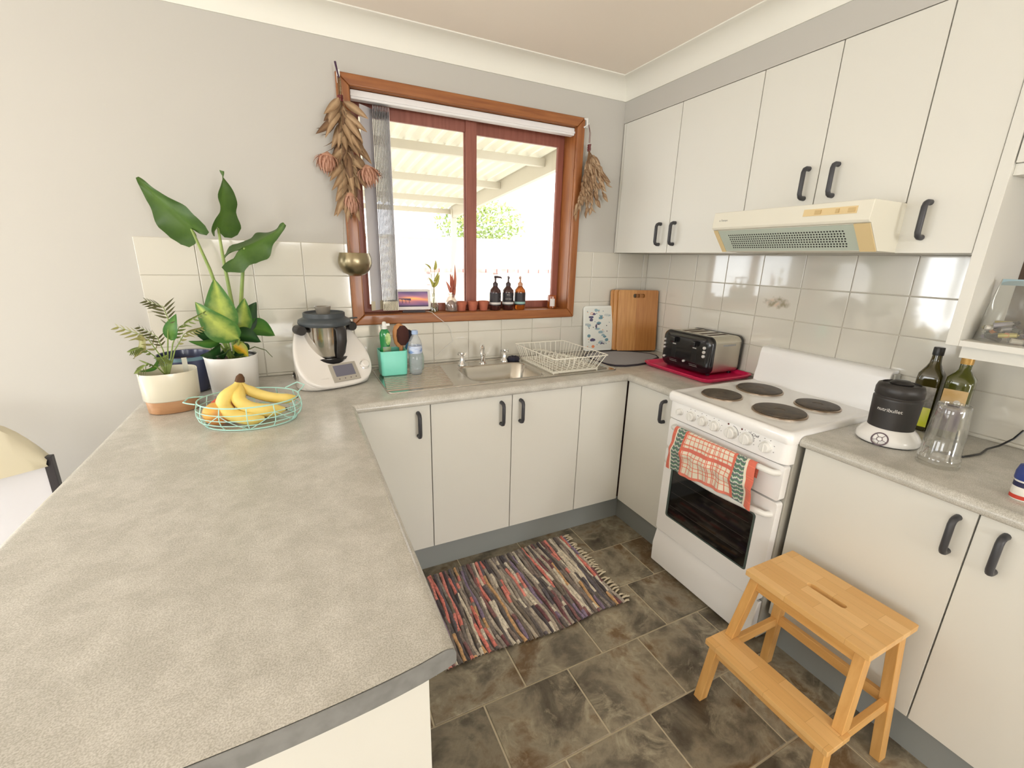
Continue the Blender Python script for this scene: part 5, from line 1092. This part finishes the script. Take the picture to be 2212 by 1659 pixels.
# brass bowl on chains
M['brass'] = pm('aged_brass', (152, 140, 112), .3, metal=.95, bump=.1, bscale=40)
hb = thing('hanging_bowl', 'aged brass bowl hanging on three thin chains beside the window', 'hanging bowl', (-1.860, -.094, 1.37), local=True)
prf = [(.004, .0005), (.03, .004), (.055, .018), (.070, .042), (.0755, .062), (.074, .084), (.067, .106), (.064, .105), (.071, .084), (.069, .068), (.064, .046), (.05, .022), (.02, .007)]
MB().lathe(prf, n=44).build('bowl', M['brass'], hb, angle=70)
for k in range(3):
    a = math.radians(100 + k * 120); p0 = Vector((.064 * math.cos(a), .064 * math.sin(a), .102)); p1 = Vector((-.004, .030, .82)); mb = MB(); N_ = 64
    for j in range(N_):
        q = p0.lerp(p1, j / N_); q2 = p0.lerp(p1, (j + 1.15) / N_); off = Vector((.0018, 0, 0)) if j % 2 else Vector((0, .0018, 0)); mb.tube([q, q.lerp(q2, .5) + off, q2, q.lerp(q2, .5) - off], .0006, n=4, closed=True)
    mb.build('chain', M['brass'], hb, smooth=False)['kind'] = 'stuff'
# pale dried leaf bunch right of the window ------------------------------
GB = thing('dried_leaf_bunch', 'pale dried leafy bunch tied with red twine hanging right of the window', 'dried flowers', (-.553, -.045, 2.1))
M['pale'] = leafmat('bleached_leaf', (168, 136, 104), (206, 180, 148), trans=.15, rough=.75); M['pale2'] = leafmat('tan_leaf', (140, 108, 80), (178, 146, 112), trans=.1, rough=.75)
for dx in (-.003, .003): MB().tube([(-.556, -.022, 2.198), (-.556 + dx, -.04, 2.15), (-.560 + dx, -.045, 2.10)], .0013, n=5).build('string', M['twine'], GB)
MB().tube([(-.560 + .008 * math.cos(a * 1.1), -.046 + .008 * math.sin(a * 1.1), 2.058 + a * .0012) for a in range(0, 30)], .003, n=6).build('twine', M['twine'], GB)
tips = [(-.625, 1.69), (-.60, 1.72), (-.525, 1.72), (-.49, 1.76), (-.445, 1.80), (-.435, 1.87), (-.55, 1.70), (-.575, 1.78), (-.51, 1.80), (-.47, 1.90)]
for tx, tz in tips:
    p0 = Vector((-.560, -.045, 2.06)); p1 = Vector((tx, -.055, tz + .05)); MB().tube([p0, p0.lerp(p1, .5) + Vector((0, -.012, 0)), p1], [.0022, .0018, .001], n=5).build('twig', M['twig'], GB)
    for k in range(13):
        t = .14 + .86 * k / 12; c = p0.lerp(p1, t) + Vector((0, -.012 * math.sin(PI * t), 0)); dd = (p1 - p0).normalized(); a = Rv.uniform(-1, 1); d = (dd + Vector((a * .45, -.35 * Rv.random(), 0))).normalized(); e = c + d * Rv.uniform(.045, .07); e.y = min(e.y, -.012)
        blade('leaf', M['pale' if Rv.random() < .6 else 'pale2'], GB, c, e, Rv.uniform(.010, .014), (1, Rv.uniform(-.8, .5), .2 * a), bow=.12, fold=.35, nu=4, nv=5)

# ================================================================ things on the window sill
SZ = 1.1775
dp = thing('smart_display', 'white smart display showing a purple sunset over a pier on the sill', 'display', (-1.562, .03, SZ), local=True, rot=(math.radians(-14), 0, math.radians(-4)))
MB().prism(rrect(-.092, .092, .014, .122, .010, 4), [], -.006, .003, 'y').build('bezel', pm('pale_grey_bezel', (228, 224, 222), .35), dp, bevel=.0015)
def sunset(u, v):
    sky = [(98, 84, 122), (128, 100, 140), (168, 118, 142), (226, 158, 108), (170, 112, 128), (126, 92, 130), (96, 74, 112)]
    t = (1 - v) * (len(sky) - 1) + .5 * math.sin(u * 7 + v * 9) * .6; t = max(0, min(len(sky) - 1.001, t)); i = int(t); f = t - i; c = [sky[i][q] * (1 - f) + sky[i + 1][q] * f for q in range(3)]
    g = math.exp(-((u - .55) / .28) ** 2 - ((v - .55) / .14) ** 2); c = [min(255, c[0] + 60 * g), min(255, c[1] + 30 * g), c[2]]
    if .40 < v < .56 and u < .42 and v > .56 - u * .25 - .05: c = [78, 66, 92]
    if u < .36 and .22 < v < .5 and (u * 17) % 1 < .2: c = [70, 60, 86]
    if v < .10: c = [70, 58, 84]
    return lin(c)
MB().grid(lambda u, v: (-.078 + .156 * u, -.0064, .030 + .080 * v), 60, 40, col=sunset).build('screen', pm('lit_screen', (255, 255, 255), .2, vcol=True, emit=.3), dp, smooth=False)
MB().prism(rrect(-.060, .060, 0, .012, .004, 3), [], -.002, .022, 'y').build('stand', pm('charcoal_fabric', (70, 66, 70), .8), dp)
cdw = MB().tube([(-1.50, .030, 1.182), (-1.49, .006, 1.184), (-1.478, -.020, 1.182), (-1.462, -.026, 1.165), (-1.43, -.026, 1.14), (-1.395, -.026, 1.112), (-1.375, -.016, 1.08), (-1.362, -.013, 1.02), (-1.40, -.012, .99), (-1.47, -.012, .93)], .0012, n=6).build('charging_cable', M['hookw']); tag(cdw, 'thin white cable trailing down from the display over the sill', 'cable')
M['vglass'] = glassy('vase_glass', (250, 252, 248), .12, .02)
vs = thing('bud_vase', 'small clear vase with a few leafy cuttings beside the display', 'vase', (-1.452, .034, SZ), local=True)
MB().lathe([(.022, 0), (.026, .003), (.026, .034), (.012, .060), (.010, .095), (.0115, .10), (.0105, .099), (.009, .095), (.011, .06), (.024, .034), (.024, .004)], n=26, cap=False).build('glass', M['vglass'], vs); MB().lathe([(.023, .004), (.0235, .024), (0, .024)], n=24).build('water', glassy('vase_water', (226, 226, 150), .06), vs)
M['cut'] = leafmat('cutting_leaf', (150, 152, 80), (176, 170, 96), trans=.5)
for b, t, w in (((0, 0, .13), (-.028, -.004, .185), .010), ((.0, 0, .13), (.034, -.004, .20), .011), ((.004, 0, .16), (.03, 0, .215), .009), ((-.012, 0, .225), (-.052, -.004, .255), .011), ((.008, 0, .22), (.014, -.004, .275), .010)):
    blade('leaf', M['cut'], vs, b, t, w, (.6, .2, -.5), bow=.1); MB().tube([(0, 0, .02), (b[0] * .5, 0, .09), b], .0012, n=5).build('stem', M['cut'], vs)
jg = thing('glass_jar', 'rounded clear glass jar holding dried pink stems on the sill', 'jar', (-1.352, .036, SZ), local=True)
MB().lathe([(.028, 0), (.034, .003), (.036, .03), (.033, .055), (.022, .075), (.018, .090), (.020, .098), (.0185, .097), (.0165, .09), (.02, .075), (.031, .055), (.034, .03), (.032, .005)], n=30, cap=False).build('glass', glassy('jar_glass', (250, 246, 242), .14, .02, diff=.06), jg)
MB().lathe([(.012, .005), (.024, .012), (.026, .032), (.020, .05), (.008, .06)], n=16).build('dried_moss', pm('dried_moss', (132, 96, 84), .9, bump=.6, bscale=120), jg)
M['pinkleaf'] = leafmat('dried_pink_leaf', (172, 96, 82), (206, 134, 112), trans=.4)
for b, t, w in (((.006, 0, .08), (.022, .0, .255), .011), ((.0, 0, .10), (.006, 0, .20), .012), ((.0, 0, .13), (-.006, 0, .205), .012), ((-.004, 0, .10), (-.03, 0, .165), .010), ((.01, 0, .07), (.016, 0, .18), .011)): blade('leaf', M['pinkleaf'], jg, b, t, w, (.8, .3, 0), bow=.06)
M['terra'] = pm('terracotta', (186, 108, 82), .8, col2=(170, 94, 72), nscale=20)
for x, lab in ((-1.293, 'small terracotta pot nearest the glass jar, leftmost of three'), (-1.226, 'small terracotta pot in front of the window mullion, middle of three'), (-1.160, 'small terracotta pot next to the pump bottles, rightmost of three')):
    t = thing('terracotta_pot', lab, 'plant pot', (x, .036, SZ), group='terracotta pots on the sill', local=True); MB().lathe([(.020, 0), (.0225, .002), (.0265, .034), (.0295, .0345), (.0315, .052), (.0305, .053), (.028, .052), (.024, .03), (.019, .006), (0, .006)], n=28).build('pot', M['terra'], t, angle=40)
M['amber_dark'] = pm('dark_amber_bottle', (66, 34, 32), .15, coat=.4); M['lab_black'] = pm('black_label', (46, 42, 46), .5); M['lab_white'] = pm('white_band', (214, 208, 204), .5)
M['amber'] = pm('bright_amber_bottle', (196, 104, 34), .15, trans=.55, coat=.3)
for k, (x, lab) in enumerate(((-1.086, 'dark amber pump bottle with black label, nearest the terracotta pots'), (-1.004, 'dark amber pump bottle with black label, middle of the three'), (-.926, 'brighter amber pump bottle with an orange shoulder, rightmost of three'))):
    t = thing('pump_bottle', lab, 'bottle', (x, .038, SZ), group='amber pump bottles on the sill', local=True, rotz=(.9, -.35, -.6)[k]); m = M['amber'] if k == 2 else M['amber_dark']
    MB().lathe([(.029, 0), (.032, .003), (.0325, .10), (.030, .114), (.019, .128), (.0125, .136), (.0125, .142), (0, .142)], n=30).build('bottle', m, t, angle=50)
    MB().lathe([(.0331, .028), (.0331, .098)], n=30, cap=False).build('label', M['lab_black'], t); MB().lathe([(.0334, .034), (.0334, .046)], n=30, cap=False).build('label_band', M['lab_white'] if k < 2 else pm('teal_band', (150, 190, 184), .5), t)
    M['pump'] = M.get('pump') or pm('dark_pump', (58, 40, 44), .4); pu_ = M['pump'] if k < 2 else pm('pale_pump', (190, 140, 110), .4)
    MB().lathe([(.0145, .136), (.0145, .152), (.009, .156), (.005, .160), (.0045, .182), (0, .182)], n=18).build('collar', pu_, t); MB().tube([(0, .006, .186), (0, -.010, .187), (0, -.032, .185), (0, -.036, .179)], [.007, .0065, .0045, .004], n=8).build('pump_head', pu_, t)
    if k < 2:
        for ln, (s_, z) in (('palmer', (.0075, .088)), ('HAND WASH', (.006, .064))): text('lettering', ln, s_, M['lab_white'], t, frame((0, -.0334, z), (1, 0, 0), (0, 0, 1)))
cj = thing('amber_candle', 'small amber candle jar with a white label at the right end of the sill', 'candle', (-.700, .045, SZ), local=True, rotz=-.4)
MB().lathe([(.024, 0), (.0275, .003), (.0275, .070), (.026, .078), (.0245, .077), (.025, .05)], n=26, cap=False).build('glass', M['amber'], cj); MB().lathe([(.0245, .003), (.0245, .05), (0, .05)], n=24).build('wax', pm('dark_wax', (96, 56, 44), .5), cj)
MB().grid(lambda u, v: (.0279 * math.sin(-.55 + 1.1 * u), -.0279 * math.cos(-.55 + 1.1 * u), .014 + .045 * v), 8, 1).build('label', M['lab_white'], cj)
# ================================================================ step stool
def stave_wood(name):
    m, t, b = nt(name); N, L = t.nodes, t.links; b.inputs['Roughness'].default_value = .42; b.inputs['Coat Weight'].default_value = .12
    tc = N.new('ShaderNodeTexCoord'); sp_ = N.new('ShaderNodeSeparateXYZ'); cb = N.new('ShaderNodeCombineXYZ'); L.new(tc.outputs['Object'], sp_.inputs[0]); L.new(sp_.outputs[1], cb.inputs[0]); L.new(sp_.outputs[0], cb.inputs[1])
    bk = N.new('ShaderNodeTexBrick'); bk.inputs['Scale'].default_value = 1; bk.inputs['Brick Width'].default_value = .17; bk.inputs['Row Height'].default_value = .042; bk.inputs['Mortar Size'].default_value = .0003; bk.offset = .37
    bk.inputs['Color1'].default_value = lin((238, 194, 130)) + (1,); bk.inputs['Color2'].default_value = lin((224, 174, 106)) + (1,); bk.inputs['Mortar'].default_value = lin((190, 138, 76)) + (1,)
    L.new(cb.outputs[0], bk.inputs['Vector']); nz = N.new('ShaderNodeTexNoise'); mp = N.new('ShaderNodeMapping'); mp.inputs['Scale'].default_value = (60, 4, 30); L.new(tc.outputs['Object'], mp.inputs[0]); L.new(mp.outputs[0], nz.inputs[0]); nz.inputs['Scale'].default_value = 1.5; nz.inputs['Detail'].default_value = 4
    mr = N.new('ShaderNodeMapRange'); mr.inputs['To Min'].default_value = .9; mr.inputs['To Max'].default_value = 1.08; L.new(nz.outputs[0], mr.inputs[0]); hs = N.new('ShaderNodeHueSaturation'); L.new(mr.outputs[0], hs.inputs['Value']); L.new(bk.outputs[0], hs.inputs['Color']); L.new(hs.outputs[0], b.inputs['Base Color']); return m
M['stave'] = stave_wood('beech_staves'); M['beech'] = wood('beech_leg', (228, 178, 108), (212, 158, 88), .45, 'z', coat=.1); M['beech_y'] = wood('beech_rail', (228, 178, 108), (212, 158, 88), .45, 'y', coat=.1); M['beech_x'] = wood('beech_side_rail', (228, 178, 108), (212, 158, 88), .45, 'x', coat=.1)
ss = thing('step_stool', 'beech wooden two-step stool with a hand slot in its top', 'step stool', (-.78, -1.75, 0))
ty0_, ty1_ = -1.932, -1.568
MB().prism(rrect(-.874, -.627, ty0_, ty1_, .004, 2), [rrect(-.759, -.737, -1.806, -1.694, .0105, 5)], .481, .500).build('top', M['stave'], ss, bevel=.0015)
MB().prism(rrect(-.992, -.886, -1.946, -1.552, .004, 2), [], .232, .250).build('step', M['stave'], ss, bevel=.0015)
def leg(a, b, w=.036, d=.028, name='leg', mat='beech'):
    a, b = Vector(a), Vector(b); h = [(-w/2, -d/2), (w/2, -d/2), (w/2, d/2), (-w/2, d/2)]
    return MB().hexa([a + Vector((x, y, 0)) for x, y in h], [b + Vector((x, y, 0)) for x, y in h]).build(name, M[mat], ss, bevel=.002)
for y_t, y_m, y_b in ((-1.595, -1.578, -1.562), (-1.905, -1.922, -1.938)):
    leg((-.628, y_b, 0), (-.668, y_t, .481)); leg((-.896, y_m, .2505), (-.842, y_t, .481)); leg((-.978, y_b, 0), (-.962, y_m, .232))
    s = 1 if y_t > -1.7 else -1
    bx('side_rail', (-.975, y_m - .009, .196), (-.64, y_m + .009, .2315), M['beech_x'], ss, bevel=.002); bx('side_apron', (-.835, y_t - .009, .437), (-.672, y_t + .009, .4805), M['beech_x'], ss, bevel=.002)
bx('front_apron', (-.860, -1.90, .44), (-.844, -1.60, .4805), M['beech_y'], ss, bevel=.002); bx('rear_apron', (-.668, -1.90, .44), (-.652, -1.60, .4805), M['beech_y'], ss, bevel=.002)
bx('rear_rail', (-.655, -1.915, .205), (-.637, -1.585, .24), M['beech_y'], ss, bevel=.002); bx('step_rail', (-.975, -1.915, .198), (-.959, -1.585, .2315), M['beech_y'], ss, bevel=.002)

# ================================================================ rag rug
rg = thing('rag_rug', 'multicoloured woven rag rug with cream fringes lying before the sink', 'rug', (-1.33, -.83, 0))
Rr = random.Random(4)
PAL = [(240, 150, 138), (234, 138, 126), (136, 126, 120), (156, 146, 138), (112, 104, 102), (172, 160, 148), (236, 224, 204), (130, 84, 88), (146, 104, 104), (110, 104, 112), (150, 132, 160), (236, 226, 208), (86, 78, 82), (184, 172, 160), (132, 120, 108), (222, 178, 130), (146, 130, 122), (126, 116, 110), (200, 188, 172)]
M['rag'] = pm('woven_rag', (255, 255, 255), .95, vcol=True, bump=.6, bscale=260, sheen=.2)
RXL, RXR, RYT, RYB = -1.760, -.930, -.578, -1.085
NS = 58; edge_x = [RXL + (RXR - RXL) * k / NS for k in range(NS + 1)]
for k in range(NS):
    xl, xr = edge_x[k], edge_x[k + 1]; xm, hw = (xl + xr) / 2, (xr - xl) / 2 * 1.08; tt = k / NS
    pal = PAL[:2] * (3 if tt < .3 else 1) + PAL[2:]; segs = []; v = 0
    while v < 1: L2 = Rr.choice([.06, .12, .2, .32, .6]); segs.append((v, v + L2, Rr.choice(pal))); v += L2
    ph, sk = Rr.uniform(0, 6), .05 * (tt - .5) * .0
    y_shift = .012 * (1 - tt)
    def fn(u, v, xm=xm, hw=hw, ph=ph, tt=tt):
        a = PI * u; x = xm + hw * (1 + .12 * math.sin(v * 31 + ph)) * -math.cos(a) + .0045 * math.sin(v * 11 + ph) + .006 * math.sin(v * 4 + tt * 8)
        y = RYT + (RYB - RYT) * v - .018 * (1 - tt) + .010 * math.sin(tt * 9) * (1 if v > .5 else .5) * abs(2 * v - 1) - .028 * tt * v
        z = .0012 + .0085 * math.sin(a) * (1 + .22 * math.sin(v * 37 + ph * 2)) + .0025 * math.sin(v * 5 + tt * 6) ** 2; return (x, y, z)
    def cf(u, v, segs=segs):
        for a, b, c in segs:
            if a <= v < b: w = .74 + .5 * Rr.random(); return tuple(min(1, q * w) for q in lin(c))
        return (.3, .3, .3)
    MB().grid(fn, 6, 60, col=cf).build('rag_strip', M['rag'], rg, angle=80)
bx('backing', (RXL + .02, RYB - .005, .0002), (RXR - .02, RYT - .03, .001), pm('rug_backing', (90, 84, 82), .95), rg)
M['fringe'] = pm('cream_cotton', (222, 210, 184), .95)
for k in range(26):
    t = (k + .5) / 26; y = RYT + (RYB - RYT - .028) * t; x0 = RXR - .004 + .006 * math.sin(3.2 + 8 * 1)
    for q in range(2):
        ln = Rr.uniform(.03, .052); dy = Rr.uniform(-.016, .016); MB().tube([(x0, y, .006), (x0 + ln * .5, y + dy * .4, .010), (x0 + ln, y + dy, .003)], [.0032, .004, .003], n=5).build('fringe_tassel', M['fringe'], rg)
for k in range(20):
    t = (k + .5) / 20; y = RYT - .018 + (RYB - RYT) * t; ln = Rr.uniform(.03, .05); dy = Rr.uniform(-.02, .01); MB().tube([(RXL + .006, y, .006), (RXL - ln * .5, y + dy * .4, .008), (RXL - ln, y + dy - (.02 if k > 17 else 0), .003)], [.0026, .003, .0022], n=5).build('fringe_tassel', M['fringe'], rg)

# ================================================================ chair beyond the bench
ch = thing('dining_chair', 'chair with beige padded back and dark metal frame beyond the bench', 'chair', (-3.12, -.52, 0))
M['beige'] = pm('beige_vinyl', (206, 198, 174), .55, sheen=.1); M['dmetal'] = pm('dark_metal', (58, 56, 60), .4, metal=.5); M['whitepanel'] = pm('white_shell', (212, 212, 218), .4)
def bk(u, v, h):
    x = -2.885 - .47 * u; t = 2 * u - 1; top = .955 - .135 * max(0, 1 - u / .22) ** 1.6 - .135 * max(0, 1 - (1 - u) / .22) ** 1.6; z = .800 - .03 * (u * 2 if u < .5 else (1 - u) * 2) + (top - .800 + .03 * (u * 2 if u < .5 else (1 - u) * 2)) * v; y = -.535 - .03 * (1 - t * t) + h; return (x, y, z)
MB().rings([[Vector(bk(u, v, h)) for u in [i / 24 for i in range(25)] ] for v, h in ((0, .022), (0, -.018), (.5, -.026), (1, -.016), (1, .016), (.5, .026), (0, .022))], closed=False, cap0=False, cap1=False).build('back_pad', M['beige'], ch, angle=70)
MB().hexa([(-3.36, -.545, .45), (-2.897, -.545, .45), (-2.897, -.530, .45), (-3.36, -.530, .45)], [(-3.36, -.545, .80), (-2.897, -.545, .80), (-2.897, -.530, .80), (-3.36, -.530, .80)]).build('back_shell', M['whitepanel'], ch)
MB().prism(rrect(-3.37, -2.88, -.53, -.06, .05, 6), [], .445, .485).build('seat', M['whitepanel'], ch, bevel=.008)
for x, y, zt in ((-2.885, -.538, .83), (-3.366, -.538, .83), (-2.90, -.09, .444), (-3.35, -.09, .444)): bx('leg', (x - .011, y - .011, 0), (x + .011, y + .011, zt), M['dmetal'], ch, bevel=.002)
